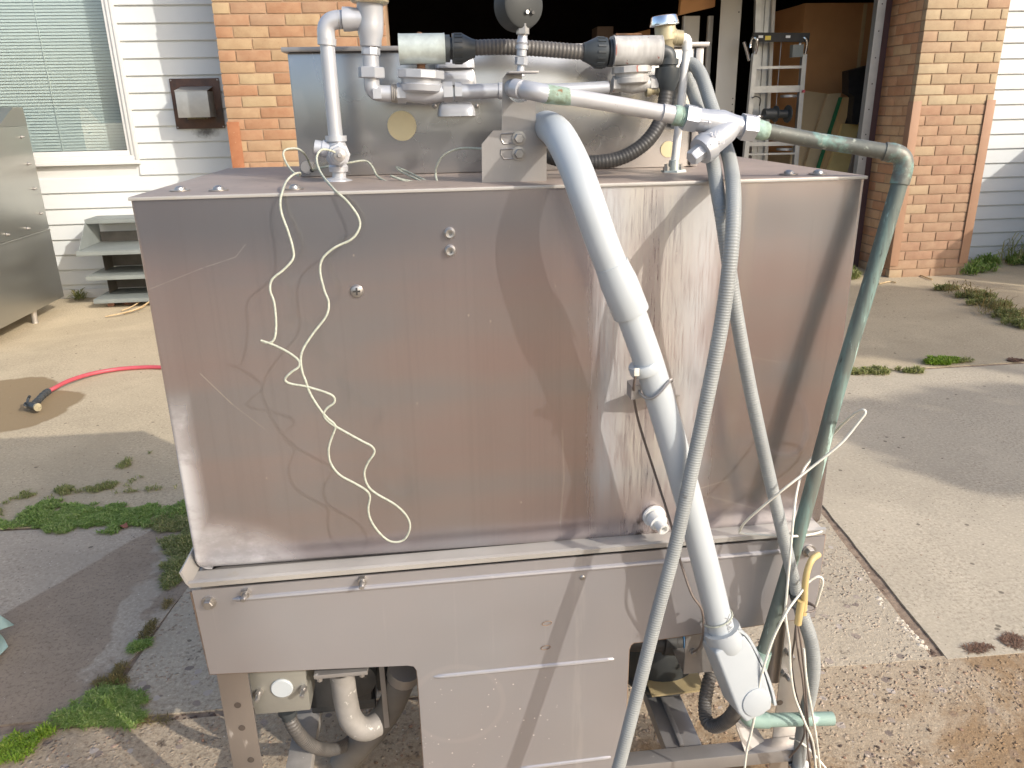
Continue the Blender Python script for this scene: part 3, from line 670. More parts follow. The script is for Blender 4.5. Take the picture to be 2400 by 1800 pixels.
# folded top sheet with a thin drip edge
MB().box((XL, YH-.001, ZT-.001), (XR, 1.802, ZT+.0015), .0007).build('top_sheet', SS_TOP, dw)
MB().box((XL-.001, YH-.0042, ZT-.0038), (XR+.001, YH-.0012, ZT+.0012), .0012).build('drip_edge', LIPM, dw)
def bolt_on_top(px, py, r=.011):
    p = G(px, py, ZT+.002); mb = MB(); mb.lathe(p, (0, 0, 1), [(0, r*1.35), (.0015, r*1.35), (.0017, r*.75), (.005, r*.65), (.0075, r*.3)], 14); mb.build('washer_bolt', BOLT, dw)
for p in ((422, 447), (512, 446), (690, 443), (1848, 409), (1917, 408)): bolt_on_top(*p)
def face_screw(px, py, Y, r, head='hex', mat=BOLT, parent=dw, name='screw'):
    p = V(px, py, Y); mb = MB()
    if head == 'hex':
        mb.lathe(p, (0, -1, 0), [(0, r), (.002, r), (.0022, r*.62), (r*.75, r*.62), (r*.85, r*.5)], 12)
        mb.lathe(p, (0, -1, 0), [(.0021, r*.70), (r*.8, r*.70), (r*.9, r*.6)], 6)
    elif head == 'pan':
        mb.lathe(p, (0, -1, 0), [(0, r*1.02), (.001, r), (r*.35, r*.85), (r*.5, r*.45), (r*.53, .0005)], 18)
    elif head == 'stud':
        mb.lathe(p, (0, -1, 0), [(0, r*.95), (.009, r*.95)], 6); mb.lathe(p, (0, -1, 0), [(.0095, r*.58), (.024, r*.58), (.026, r*.42)], 10)
    elif head == 'torx':
        mb.lathe(p, (0, -1, 0), [(0, r), (r*.7, r), (r*.95, r*.75), (r*.9, r*.4), (r*.5, r*.35)], 14)
    return mb.build(name, mat, parent)
face_screw(1054, 546, YH, .0085, 'torx'); face_screw(1055, 587, YH, .0085, 'torx')
s_ = face_screw(836, 683, YH, .0105, 'pan')
p = V(836, 683, YH-.0056); MB().box((p.x-.0055, p.y-.0006, p.z-.0013), (p.x+.0055, p.y+.0004, p.z+.0013)).box((p.x-.0013, p.y-.0007, p.z-.0055), (p.x+.0013, p.y+.0003, p.z+.0055)).build('cross_slot', BLACK, s_)
p = V(1532, 1208, YH); pg = MB(); pg.lathe(p, (0.05, -1, -.1), [(0, .021), (.004, .021), (.0045, .0195), (.006, .0195)], 20)
pg.lathe(p+Vector((0, -.0065, 0)), (0.25, -1, -.25), [(0, .0165), (.016, .0165), (.0165, .0105), (.034, .0105), (.034, .0065), (.026, .006)], 18)
pg.build('drain_nipple', PVC_W, dw)
# lower skirt with cut-outs
Ys = 1.163
def S2(px, py): q = V(px, py, Ys); return (q.x, Ys, q.z)
ol = [S2(449, 1384), S2(1934, 1256), S2(1910, 1446), S2(1500, 1505)]
c0 = Vector(S2(1475, 1509))
ol += [S2(1486, 1506), S2(1478, 1512), S2(1474, 1524)]
ol += [(S2(1462, 1790)[0], Ys, .11), (S2(986, 1700)[0], Ys, .11)]
ol += [S2(980, 1600), S2(977, 1572), S2(970, 1562), S2(955, 1560), S2(492, 1580)]
skb = MB().prism(ol, (0, .003, 0))
skirt = skb.build('skirt_panel', SKIRT, dw)
def edge_line(pts, r=.0030, back=.004):
    MB().tube([(x, y+back, z) for x, y, z in pts], r, 6).build('weld_edge', DARKEDGE, skirt)
edge_line([S2(1934, 1256), S2(1910, 1447), S2(1500, 1506), S2(1486, 1507), S2(1478, 1513), S2(1473, 1525), (S2(1462, 1790)[0], Ys, .11)])
edge_line([(S2(986, 1700)[0], Ys, .11), S2(981, 1600), S2(978, 1571), S2(970, 1561), S2(955, 1559), S2(491, 1581), S2(447, 1390)])
# rolled lip that the hood sits in
lp_ = MB(); a, c = V(440, 1366, 1.155), V(1938, 1238, 1.155)
d_ = (c-a); n_ = Vector((0, 0, 1))
def along(a, c, prof): 
    m_ = MB(); A = [a+Vector((0, y, z)) for y, z in prof]; m_.prism(A, c-a); return m_
along(a, c, [(0, -.002), (.0015, -.0115), (.008, -.0135), (.05, -.013), (.05, -.010), (.010, -.008), (.007, -.001)]).build('rolled_lip', LIPM, dw)
p = V(440, 1366, 1.155); MB().hexa([p+Vector(q) for q in ((-.004, .0, -.001), (.002, 0, -.009), (.002, .65, -.009), (-.004, .65, -.001), (-.011, 0, .020), (-.008, 0, .021), (-.008, .65, .021), (-.011, .65, .020))]).build('side_lip', LIPM, dw)
def ridge(p0, p1, r=.005):
    a, c = Vector(S2(*p0)), Vector(S2(*p1))
    pts = smooth_path([a, a.lerp(c, .5), c], .01)
    n = len(pts)
    MB().tube([q+Vector((0, .0012, 0)) for q in pts], lambda t_, s__: r*min(1, (min(t_, 1-t_)*n/1.0)**.5+.45), 10).build('pressed_ridge', SKIRT, skirt)
ridge((545, 1405), (1852, 1291), .0055); ridge((1016, 1587), (1440, 1545)); ridge((1216, 1802), (1432, 1775))
face_screw(490, 1412, Ys, .0125); face_screw(1896, 1291, Ys, .0125)
face_screw(577, 1387, Ys+.0, .0085, 'stud', name='stud_bolt'); face_screw(850, 1358, Ys, .0085, 'stud', name='stud_bolt')
face_screw(1365, 1354, Ys, .005, 'pan', name='rivet')
for (px, py) in ((1282, 1461), (1279, 1518)):
    p = V(px, py, Ys-.001); MB().tube([p+Vector((math.cos(a_)*.0085, 0, math.sin(a_)*.0042+math.cos(a_)*.001)) for a_ in [k*math.pi/10 for k in range(21)]], .0009, 5).build('slot_hole', DARKEDGE, skirt)
# tank, legs and base frame
MB().box((-.432, 1.205, .46), (.672, 1.78, .6385), .003).build('wash_tank', SS_BR, dw)
def leg(x0, x1, y, mat, hole_px):
    mb = MB(); mb.box((x0, y, .02), (x1, y+.003, .47), .0008)
    mb.box((x0 if x0 < 0 else x1-.003, y+.0032, .02), (x0+.003 if x0 < 0 else x1, y+.045, .47))
    o = mb.build('leg', mat, dw)
    MB().lathe(((x0+x1)/2, y+.02, .0), (0, 0, 1), [(0, .024), (.012, .022), (.013, .011), (.021, .011)], 14).build('foot', BOLT, o)
    for q in hole_px:
        p = V(*q, y-.0006); MB().lathe(p, (0, -1, 0), [(0, .0062), (.0005, .0062)], 12).build('hole', pm('hole_shadow', (.075, .055, .045), (.05, .04, .03), 40, .8), o)
leg(-.421, -.368, 1.176, LEGM, [(557, 1653), (567, 1706), (588, 1781)])
LEGX0, LEGX1 = V(1838, 1500, 1.19).x, V(1898, 1500, 1.19).x
leg(LEGX0, LEGX1, 1.19, SS, [(1828, 1647)])
p = V(1845, 1524, 1.19)
for q in ((1846, 1524), (1838, 1574)): face_screw(*q, 1.19, .0085, 'stud', name='stud_bolt')
leg(-.42, -.368, 1.74, LEGM, []); leg(.60, .655, 1.74, SS, [])
q_ = V(1812, 1590, 1.26); MB().lathe((q_.x, q_.y, .46), (0, 0, -1), [(0, .015), (.46-q_.z, .015)], 14).build('adjuster_tube', SS, dw)
a_ = V(1500, 1788, 1.16).z
MB().box((.32, 1.155, a_-.03), (.70, 1.19, a_), .002).build('frame_rail', SS_BR, dw)
rl = MB(); rl.box((.415, 1.2, .125), (.49, 1.78, .155), .002); rl.box((.443, 1.2, .1552), (.452, 1.78, .163), .002); rl.build('frame_rail', SS_BR, dw)
rl = MB(); rl.box((-.345, 1.20, .135), (-.295, 1.78, .16), .002); o = rl.build('frame_rail', TUBE_OLD, dw)
MB().hexa([G(1720, 1688, .22), G(1760, 1690, .19), G(1795, 1742, .16), G(1748, 1772, .16)] + [q+Vector((0, 0, .003)) for q in (G(1720, 1688, .22), G(1760, 1690, .19), G(1795, 1742, .16), G(1748, 1772, .16))]).build('foot_plate', SS_BR, dw)
# junction box under the left side
jb = MB(); a, c = V(582, 1580, 1.20), V(728, 1664, 1.20)
jb.box((a.x, 1.20, c.z), (c.x, 1.27, .452), .002); jbo = jb.build('junction_box', pm('junction_steel', (.34, .33, .29), (.29, .28, .25), 9, .45, .5, .1, 90), dw)
face_screw(608, 1620, 1.20, .0075, 'stud', parent=jbo, name='stud_bolt'); face_screw(712, 1611, 1.20, .0075, 'stud', parent=jbo, name='stud_bolt')
MB().lathe(V(661, 1612, 1.20), (0, -1, 0), [(0, .020), (.0025, .020), (.004, .018), (.0042, .0005)], 24).build('knockout_plug', PVC, jbo)
cn = MB(); p = V(676, 1672, 1.235); cn.lathe(p+Vector((0, 0, .012)), (0, 0, -1), [(0, .019), (.008, .019), (.012, .014), (.022, .014)], 16); cn.build('conduit_nut', BLK_PL, jbo)
fx = smooth_path([V(676, 1676, 1.235), V(690, 1706, 1.235), V(722, 1742, 1.26), V(770, 1757, 1.32), V(815, 1742, 1.38), V(850, 1700, 1.44)], .0016)
RIB = lambda base, amp, pitch: (lambda t_, s__: base+amp*math.cos(2*math.pi*s__/pitch))
MB().tube(fx, RIB(.0132, .0007, .0065), 12).build('flex_conduit', FLEX_D, dw)
# bent drain tube and flange
dt = smooth_path([V(800, 1572, 1.21), V(805, 1605, 1.21), V(811, 1645, 1.208), V(820, 1680, 1.205), V(838, 1703, 1.205), V(860, 1708, 1.21), V(884, 1697, 1.222)], .005)
MB().tube(dt, lambda t_, s__: .0225, 22, cap=False).tube(dt, .0205, 22, cap=False).build('drain_tube', TUBE_OLD, dw)
fl = MB(); a, c = V(733, 1571, 1.185), V(862, 1582, 1.185); fl.box((a.x, 1.185, c.z), (c.x, 1.25, c.z+.0085), .001); flo = fl.build('drain_flange', SS_BR, dw)
for q in ((749, 1588), (848, 1577)): MB().lathe(V(*q, 1.195)+Vector((0, 0, .006)), (0, 0, -1), [(0, .0075), (.006, .0075), (.007, .005), (.013, .005)], 6).build('bolt', BOLT, flo)
dh = smooth_path([V(945, 1568, 1.30), V(938, 1600, 1.31), V(915, 1655, 1.34), V(880, 1705, 1.36), V(850, 1740, 1.37), V(800, 1790, 1.38)], .006)
MB().tube(dh, .0285, 18).build('drain_hose', HOSE_OLD, dw)
MB().tube(smooth_path([V(951, 1560, 1.275), V(946, 1580, 1.29)], .004), .034, 18).build('hose_collar', SS_BR, dw)
pb = MB(); pb.box((-.30, 1.31, .235), (-.232, 1.43, .40), .006); pb.box((-.228, 1.325, .23), (-.175, 1.44, .40), .006); pb.box((-.30, 1.33, .205), (-.17, 1.42, .2295), .004)
pb.lathe((-.20, 1.325, .30), (0, -1, 0), [(0, .04), (.02, .04), (.025, .03)], 20); pb.build('pump', PUMP, dw)
MB().box((-.165, 1.34, .24), (-.13, 1.40, .34), .004).build('pump_switch', BLK_PL, dw)
MB().box((-.152, 1.30, .18), (-.142, 1.303, .46)).build('hanger_strap', SS_BR, dw)
# right-hand pump motor
pr = MB()
pr.lathe((.455, 1.40, .178), (0, 0, 1), [(0, .060), (.004, .088), (.012, .090), (.018, .082), (.06, .078), (.10, .072), (.125, .055), (.15, .03)], 32)
po = pr.build('pump_motor', pm('motor_black', (.05, .052, .05), (.035, .037, .036), 8, .45, .1, .1, 80), dw)
p = V(1545, 1512, 1.30); MB().lathe(p+Vector((-.02, .015, .0)), (1, -.05, -.10), [(-.10, .022), (.03, .022), (.032, .027), (.055, .027), (.058, .024), (.068, .024)], 18).build('inlet_elbow', BLACK, po)
MB().lathe(p+Vector((.049, .0115, -.007)), (1, -.05, -.10), [(0, .0245), (.003, .0245)], 18).build('blue_gasket', pm('blue_rubber', (.03, .12, .25), None, 20, .5), po)
mbk = MB(); a, c = V(1608, 1492, 1.215), V(1672, 1574, 1.215); mbk.box((a.x, 1.215, c.z), (c.x, 1.219, .46)); mbk.box((a.x, 1.2192, c.z), (c.x, 1.30, c.z+.003)); mo = mbk.build('mounting_plate', SS_BR, dw)
face_screw(1625, 1528, 1.215, .009, parent=mo)
a, c = V(1528, 1634, 1.285), V(1652, 1620, 1.285); MB().prism([(a.x, 1.285, a.z), (c.x, 1.285, c.z), (c.x+.01, 1.46, c.z), (a.x, 1.46, a.z)], (0, 0, .004)).build('motor_tray', pm('yellowed_board', (.46, .36, .19), (.38, .29, .15), 12, .7), dw)
MB().tube(smooth_path([V(1668, 1575, 1.26), V(1658, 1610, 1.245), V(1652, 1655, 1.23), V(1657, 1690, 1.21), V(1677, 1702, 1.19), V(1705, 1688, 1.16), V(1722, 1668, 1.12), V(1730, 1650, 1.09)], .0016), RIB(.0135, .0008, .0065), 12).build('flex_conduit', FLEX_D, dw)

# ---------------- control box on the hood
YC = 1.479; cx0, cx1, cz1 = -.232, .500, 1.478
cb = MB(); cb.box((cx0, YC, ZT+.002), (cx1, 1.74, cz1), .003); cbo = cb.build('control_box', SS_DARK, dw)
cb = MB(); cb.box((cx0-.008, YC-.012, cz1+.0005), (cx1+.010, 1.748, cz1+.008), .0015); cb.build('lid', SS_BR, cbo)
cb = MB(); cb.box((cx1-.012, YC-.006, ZT+.003), (cx1+.002, YC-.001, cz1-.001), .0012); cb.build('edge_flange', SS_BR, cbo)
def disc(px, py, rpx, Y, mat, name, parent, th=.0012):
    p = V(px, py, Y); return MB().lathe(p, (0, -1, 0), [(0, rpx*mpp(px, py, Y)), (th, rpx*mpp(px, py, Y)-.0003)], 36).build(name, mat, parent)
disc(942, 295, 34, YC-.0005, BEIGE, 'hole_cover', cbo); disc(1566, 350, 18, YC-.0005, BEIGE, 'hole_cover', cbo)
disc(720, 392, 15, YC-.0005, SS_BR, 'grommet', cbo, .004); disc(731, 399, 5, YC-.006, BLACK, 'wire_hole', cbo, .001)
def louvre(px, py, w, h, d=.022):
    p = V(px, py, YC); m_ = mpp(px, py, YC); a, hh = w*m_/2, h*m_*.95
    mb = MB(); nu, nv = 18, 6; o = len(mb.v)
    sg = lambda x, e: math.copysign(abs(x)**e, x)
    for j in range(nv+1):
        ph = math.pi/2*j/nv
        for i in range(nu+1):
            th = math.pi*i/nu
            mb.v.append(p + Vector((-a*sg(math.cos(th), .55)*(1-.25*math.sin(ph)**3), -d*(math.sin(th)**.55)*math.cos(ph)**.8, hh*math.sin(ph))))
    for j in range(nv):
        for i in range(nu): mb.f.append((j*(nu+1)+i, j*(nu+1)+i+1, (j+1)*(nu+1)+i+1, (j+1)*(nu+1)+i))
    mb.f.append(tuple(range(nu, -1, -1)))
    mb.build('louvre', SS_BR if 0 else SILVER, cbo, 50)
louvre(1066, 160, 92, 34); louvre(1068, 200, 96, 44); louvre(1070, 272, 88, 32)
for q in ((1018, 249), (1117, 249)): face_screw(*q, YC, .004, 'pan', parent=cbo)

# ---------------- pipework helpers
def pl(mb, a, c, prof, seg=20, rot=0):
    """turned fitting between two surveyed points; prof = (fraction, radius in picture pixels)"""
    A, C = V(*a), V(*c); m_ = mpp((a[0]+c[0])/2, (a[1]+c[1])/2, (a[2]+c[2])/2); ln = (C-A).length
    mb.lathe(A, C-A, [(f*ln, r*m_) for f, r in prof], seg, rot); return mb
def fit(name, mat, parent, a, c, prof, seg=20, rot=0, deg=35):
    return pl(MB(), a, c, prof, seg, rot).build(name, mat, parent, deg)
def run(name, mat, parent, pts, rpx, seg=18, step=.006, cap=True):
    P = [V(*p) for p in pts]; m_ = mpp(*pts[0])
    return MB().tube(smooth_path(P, step), rpx*m_, seg, cap).build(name, mat, parent)
YL = 1.385
# left riser
ris = thing  # (name kept free)
fit('pipe_flange', SILVER, dw, (795, 438, YL), (795, 396, YL), [(0, 33), (.28, 35), (.42, 32), (.5, 18), (.55, 16), (1, 16)], 22)
vbd = MB(); pl(vbd, (794, 402, YL), (787, 318, YL), [(0, 22), (.14, 23), (.2, 20), (.35, 27), (.6, 27), (.82, 20), (.85, 25), (1, 25)], 22)
pl(vbd, (783, 352, YL), (738, 345, YL+.0), [(0, 20), (.6, 20), (.62, 17), (1, 17)], 16)
tv = vbd.build('temperature_tee', SILVER, dw)
fit('packing_nut', SILVER, tv, (794, 361, YL-.018), (796, 364, YL-.045), [(0, 26), (.6, 26), (.62, 21), (1, 20)], 8)
fit('sensor_gland', SS_BR, tv, (796, 364, YL-.045), (796, 364, YL-.06), [(0, 14), (.8, 14), (.9, 6), (1, 5)], 12)
run('riser_pipe', SILVER, dw, [(787, 325, YL), (776, 210, YL), (766, 95, YL)], 17)
el = MB(); el.tube(smooth_path([V(766, 100, YL), V(764, 72, YL), V(770, 55, YL), V(785, 47, YL), V(812, 45, YL)], .003), 21*mpp(770, 60, YL), 20)
pl(el, (766, 106, YL), (766, 90, YL), [(0, 22), (1, 22.5)]); eo = el.build('elbow', SILVER, dw)
for k in range(4): fit('thread', TUBE_OLD if k % 2 else SILVER, eo, (790+k*3.5, 46, YL), (793+k*3.5, 46, YL), [(0, 20), (.5, 21.5), (1, 20)], 18)
tee = MB(); pl(tee, (804, 45, YL), (850, 45, YL), [(0, 27), (.35, 27), (.6, 25), (1, 25)], 22)
pl(tee, (869, 109, YL), (865, -70, YL), [(0, 25), (.03, 26), (.08, 26), (.18, 30), (.3, 31), (.62, 31), (.7, 38), (.74, 44), (1, 44)], 28)
to = tee.build('breaker_body', SILVER, dw)
fit('brass_rim', BRASS_B, to, (865, 9, YL), (865, -6, YL), [(0, 40), (.4, 46), (.6, 46.5), (1, 46)], 32)
fit('coupling', SILVER, dw, (869, 133, YL), (869, 108, YL), [(0, 18), (.2, 22), (.8, 22), (1, 20)], 8)
fit('coupling', SILVER, dw, (870, 160, YL), (869, 131, YL), [(0, 19), (1, 19)], 20)
fit('union_nut', SILVER, dw, (871, 183, YL), (870, 157, YL), [(0, 30), (.08, 32), (.92, 32), (1, 29)], 6, .3)
el = MB(); el.tube(smooth_path([V(871, 182, YL), V(872, 203, YL), V(880, 216, YL), V(897, 219, YL), V(924, 219, YL)], .003), 18.5*mpp(880, 210, YL), 20)
p = V(880, 214, YL); el.obox(V(884, 219, YL-.014), (1, 0, 0), (0, 1, 0), (0, 0, 1), .013, .012, .016); el.build('elbow', SILVER, dw)
fit('threaded_nipple', TUBE_OLD, dw, (917, 219, YL), (932, 219, YL), [(0, 20), (.2, 21.5), (.3, 20), (.5, 21.5), (.6, 20), (.8, 21.5), (1, 20)], 18)
# solenoid valve, left
def solenoid(cxp, cyp, flip, boxmat, parts_scale=1.0, cap=True, Y=YL):
    so = None
    k = parts_scale
    vb_ = MB()
    pl(vb_, (cxp-56*k, cyp+100*k, Y), (cxp-36*k, cyp+100*k, Y), [(0, 23*k), (1, 23*k)], 6, .52)
    pl(vb_, (cxp+52*k, cyp+98*k, Y), (cxp+74*k, cyp+97*k, Y), [(0, 23*k), (1, 23*k)], 6, .52)
    pl(vb_, (cxp-40*k, cyp+100*k, Y), (cxp+56*k, cyp+98*k, Y), [(0, 19*k), (.2, 22*k), (.5, 26*k), (.8, 22*k), (1, 19*k)], 20)
    pl(vb_, (cxp, cyp+100*k, Y), (cxp, cyp+65*k, Y), [(0, 42*k), (.15, 49*k), (.55, 51*k), (.62, 46*k), (1, 47*k)], 24)
    so = vb_.build('valve_body', SILVER if cap else CHIP, dw)
    fit('bonnet_nut', SILVER if cap else CHIP, so, (cxp, cyp+67*k, Y), (cxp, cyp+46*k, Y), [(0, 55*k), (.1, 57*k), (.9, 57*k), (1, 54*k)], 10)
    fit('valve_stem', RUSTY, so, (cxp, cyp+47*k, Y), (cxp, cyp+28*k, Y), [(0, 18*k), (.3, 10*k), (.7, 10*k), (1, 22*k)], 14)
    return so
def coil(x0, x1, y0, y1, Y, mat, dep=.03):
    A, C = V(x0, y0, Y), V(x1, y1, Y); zt, zb = A.z, C.z; h = zt-zb; r_ = min(h*.42, dep)
    sec = []
    for (yc, zc, a0) in ((Y-dep+r_, zb+r_, math.pi), (Y+dep-r_, zb+r_, 1.5*math.pi), (Y+dep-r_, zt-r_, 0), (Y-dep+r_, zt-r_, .5*math.pi)):
        for k in range(7):
            th = a0+k*math.pi/12; sec.append((yc+math.cos(th)*r_, zc+math.sin(th)*r_))
    mb = MB().prism([(A.x, y, z) for y, z in sec], (C.x-A.x, 0, 0))
    lipm = .0015
    cy_, cz_ = Y, (zt+zb)/2
    for xx in (A.x-.002, C.x):
        mb.prism([(xx, cy_+(y-cy_)*1.02, cz_+(z-cz_)*1.02) for y, z in sec], (.002, 0, 0))
    return mb.build('solenoid_coil', mat, dw, 40)
s1 = solenoid(987, 118, 0, GALV); c1_ = coil(936, 1041, 80, 150, YL, GALV)
fit('coil_screw', RUSTY, c1_, (983, 80, YL), (983, 75, YL), [(0, 7), (.6, 7), (1, 4)], 10)
fit('hex_bushing', SILVER, dw, (1066, 215, YL), (1082, 215, YL), [(0, 21), (1, 21)], 6, .52)
run('supply_nipple', SILVER, dw, [(1080, 216, YL), (1130, 214, YL), (1182, 212, YL)], 17)
fit('pipe_collar', SILVER, dw, (1168, 213, YL), (1177, 213, YL), [(0, 19), (1, 19)], 18)
# flexible conduit link between the two coils
def gland(a, c, Y, parent=dw):
    A = (a[0], a[1], Y); C = (c[0], c[1], Y)
    o = fit('cable_gland', BLK_PL, parent, A, C, [(0, 30), (.17, 30), (.18, 24), (.24, 24), (.245, 33), (.58, 33), (.9, 22), (1, 20)], 20)
    P, Q = V(*A), V(*C); ax, u, v = basis(Q-P); m_ = mpp(*A)
    for k in range(16):
        th = 2*math.pi*k/16; MB().obox(P.lerp(Q, .45)+(u*math.cos(th)+v*math.sin(th))*33*m_, ax, u*math.cos(th)+v*math.sin(th), ax.cross(u*math.cos(th)+v*math.sin(th)), 18*m_, 3*m_, 4*m_).build('grip_rib', BLK_PL, o)
    return o
gland((1042, 114), (1113, 114), YL); gland((1437, 125), (1366, 122), YL)
MB().tube(smooth_path([V(1108, 112, YL), V(1180, 110, YL), V(1260, 114, YL), V(1372, 123, YL)], .0013), RIB(17*mpp(1200, 112, YL), .0005, .0065), 16).build('link_conduit', FLEX_D, dw)
# valve on the right
s2 = solenoid(1480, 118, 1, CHIP, .80, cap=False, Y=YL); c2_ = coil(1437, 1541, 85, 153, YL, CHIP)
MB().box(tuple(V(1440, 83, YL)+Vector((0, -.012, -.0005))), tuple(V(1500, 80, YL)+Vector((0, .01, .0005)))).build('coil_tag', RUSTY, c2_)
run('supply_nipple', SILVER, dw, [(1240, 212, YL), (1340, 210, YL), (1426, 205, YL)], 15)
fit('brass_nipple', BRASS, dw, (1514, 212, YL), (1548, 210, YL), [(0, 14), (.3, 14), (.35, 10), (.7, 10), (.75, 13), (1, 13)], 16)
# vacuum breaker, right
v2 = MB(); pl(v2, (1562, 118, YL), (1558, 57, YL), [(0, 17), (.25, 18), (.4, 24), (.9, 24), (1, 22)], 22)
pl(v2, (1562, 86, YL), (1598, 90, YL), [(0, 19), (.55, 19), (.6, 17), (1, 17)], 18); v2o = v2.build('breaker_body', BRASS, dw)
vc_ = MB(); pl(vc_, (1557, 60, YL), (1556, 36, YL), [(0, 32), (.05, 33), (.25, 33), (.85, 29.5), (.95, 28), (1, 22)], 10); pl(vc_, (1562, 38, YL), (1562, 34, YL), [(0, 6), (1, 4)], 10)
vc_.build('chrome_cap', CHROME, v2o)
run('brass_riser', BRASS, dw, [(1562, 112, YL), (1563, 160, YL+.005), (1556, 205, YL+.01)], 13)
el = MB(); el.tube(smooth_path([V(1596, 90, YL), V(1606, 91, YL), V(1610, 98, YL), V(1610, 118, YL)], .003), 11.5*mpp(1600, 95, YL), 18); el.build('pvc_elbow', PVC_W, dw)
run('vent_tube', PVC_W, dw, [(1610, 114, YL), (1600, 200, YL), (1590, 300, YL), (1580, 392, YL)], 9.5)
ff = MB(); pl(ff, (1578, 412, YL-.012), (1578, 398, YL-.012), [(0, 31), (.6, 30), (1, 28)], 6); pl(ff, (1579, 400, YL-.012), (1580, 375, YL-.012), [(0, 13), (.6, 12), (1, 11)], 14)
ffo = ff.build('tube_flange', GALV, dw)
for dx in (-16, 16): fit('bolt', BOLT, ffo, (1578+dx, 400, YL-.014), (1578+dx, 384, YL-.014), [(0, 8), (.6, 8), (.62, 5), (1, 5)], 6)
# black elbow and corrugated hose
be = MB(); be.tube(smooth_path([V(1541, 122, YL-.005), V(1556, 122, YL-.005), V(1566, 130, YL-.005), V(1567, 148, YL-.005)], .003), 18*mpp(1560, 130, YL), 18)
pl(be, (1543, 122, YL-.005), (1547, 122, YL-.005), [(0, 25), (1, 25)]); be.build('conduit_elbow', BLK_PL, dw)
fit('cable_gland', BLK_PL, dw, (1566, 138, YL-.005), (1562, 214, YL-.005), [(0, 24), (.18, 24), (.2, 20), (.26, 20), (.27, 28.5), (.62, 28), (.95, 19), (1, 17)], 20)
bh = smooth_path([V(1562, 205, YL-.005), V(1557, 245, YL-.01), V(1545, 290, YL-.02), V(1512, 335, YL-.03), V(1460, 368, YL-.035), V(1400, 380, YL-.035), V(1330, 378, YL-.025), V(1270, 362, YL-.0)], .0018)
MB().tube(bh, RIB(16*mpp(1500, 340, YL), .0004, .0060), 16).build('corrugated_hose', BLACK, dw)
# pressure gauge
gp = thing('dummy', '', '') if 0 else None
gA = V(1226, 12, 1.30)
gg = MB(); gg.lathe(gA+Vector((-.012, .03, 0)), (.42, -1, .02), [(0, .033), (.004, .036), (.022, .036), (.034, .033), (.036, .030), (.0362, .0005)], 36)
go = gg.build('pressure_gauge', pm('gauge_grey', (.055, .057, .055), (.045, .047, .046), 10, .5, spec=.2), dw)
for (dx, dz, r_, mt_) in ((.002, -.010, .0032, CHROME), (.011, -.0105, .0032, BLACK), (.0065, -.0065, .0014, BLACK)):
    MB().lathe(gA+Vector((.0035+dx, -.0065+dx*.38, dz)), (.42, -1, .02), [(0, r_), (.0015, r_*.8)], 12).build('gauge_screw', mt_, go)
fit('gauge_stem', SS, go, (1225, 80, 1.305), (1225, 56, 1.305), [(0, 15), (1, 15)], 6, .3)
sn = MB(); pl(sn, (1222, 132, 1.31), (1225, 80, 1.31), [(0, 12), (.3, 12), (.32, 15), (.5, 15), (.52, 12), (.62, 14), (.7, 12), (1, 11)], 14)
pl(sn, (1221, 152, 1.31), (1222, 134, 1.31), [(0, 15), (1, 15)], 6, .3); pl(sn, (1219, 178, 1.31), (1221, 150, 1.31), [(0, 11), (.5, 9), (1, 8)], 12); sn.build('gauge_riser', SILVER, go)

# ---------------- bracket
YB = 1.268
def plate(pts, Y, th, name, mat, parent):
    return MB().prism([tuple(V(x, y, Y)) for x, y in pts], (0, th, 0)).build(name, mat, parent)
bk = plate([(1130, 431), (1129, 338), (1156, 306), (1252, 305), (1281, 331), (1281, 430)], YB, .003, 'pipe_bracket', SS_BR, dw)
hole = [(1178, 186), (1187, 172), (1256, 172), (1256, 182), (1224, 188)]
up_ = MB()
ring = [(1218+29*math.cos(a_), 214-27*math.sin(a_)) for a_ in [R(80+k*20) for k in range(0, 14)]]
outl = [(1224, 188), (1222, 172), (1188, 171), (1178, 184), (1176, 312), (1256, 312), (1256, 240)]
up_.prism([tuple(V(x, y, YB+.004)) for x, y in ([(1224, 171)] + [(1188, 171), (1178, 184), (1176, 312), (1256, 312), (1256, 236)] + [(1218+29*math.cos(a_), 214-27*math.sin(a_)) for a_ in [R(-52-k*19) for k in range(0, 13)]])], (0, .003, 0))
A = V(1186, 171, YB+.004); C = V(1256, 171, YB+.004); up_.box((A.x, YB-.030, A.z-.002), (C.x, YB+.0035, A.z+.001), .0008)
up_.build('upper_plate', SS_BR, bk)
for (px, py) in ((1216, 324), (1216, 360)):
    p = V(px, py, YB); sl = MB()
    sl.tube([p+Vector((x, -.001, z)) for x, z in [(-.028, .007), (-.012, .0075), (.006, .0075), (.006, -.0075), (-.012, -.0075), (-.024, -.0075), (-.0285, 0), (-.028, .007)]], .0011, 6); sl.build('slot', BOLT, bk)
    face_screw(px, py, YB-.001, .0112, 'hex', BOLT, bk, 'hex_bolt')
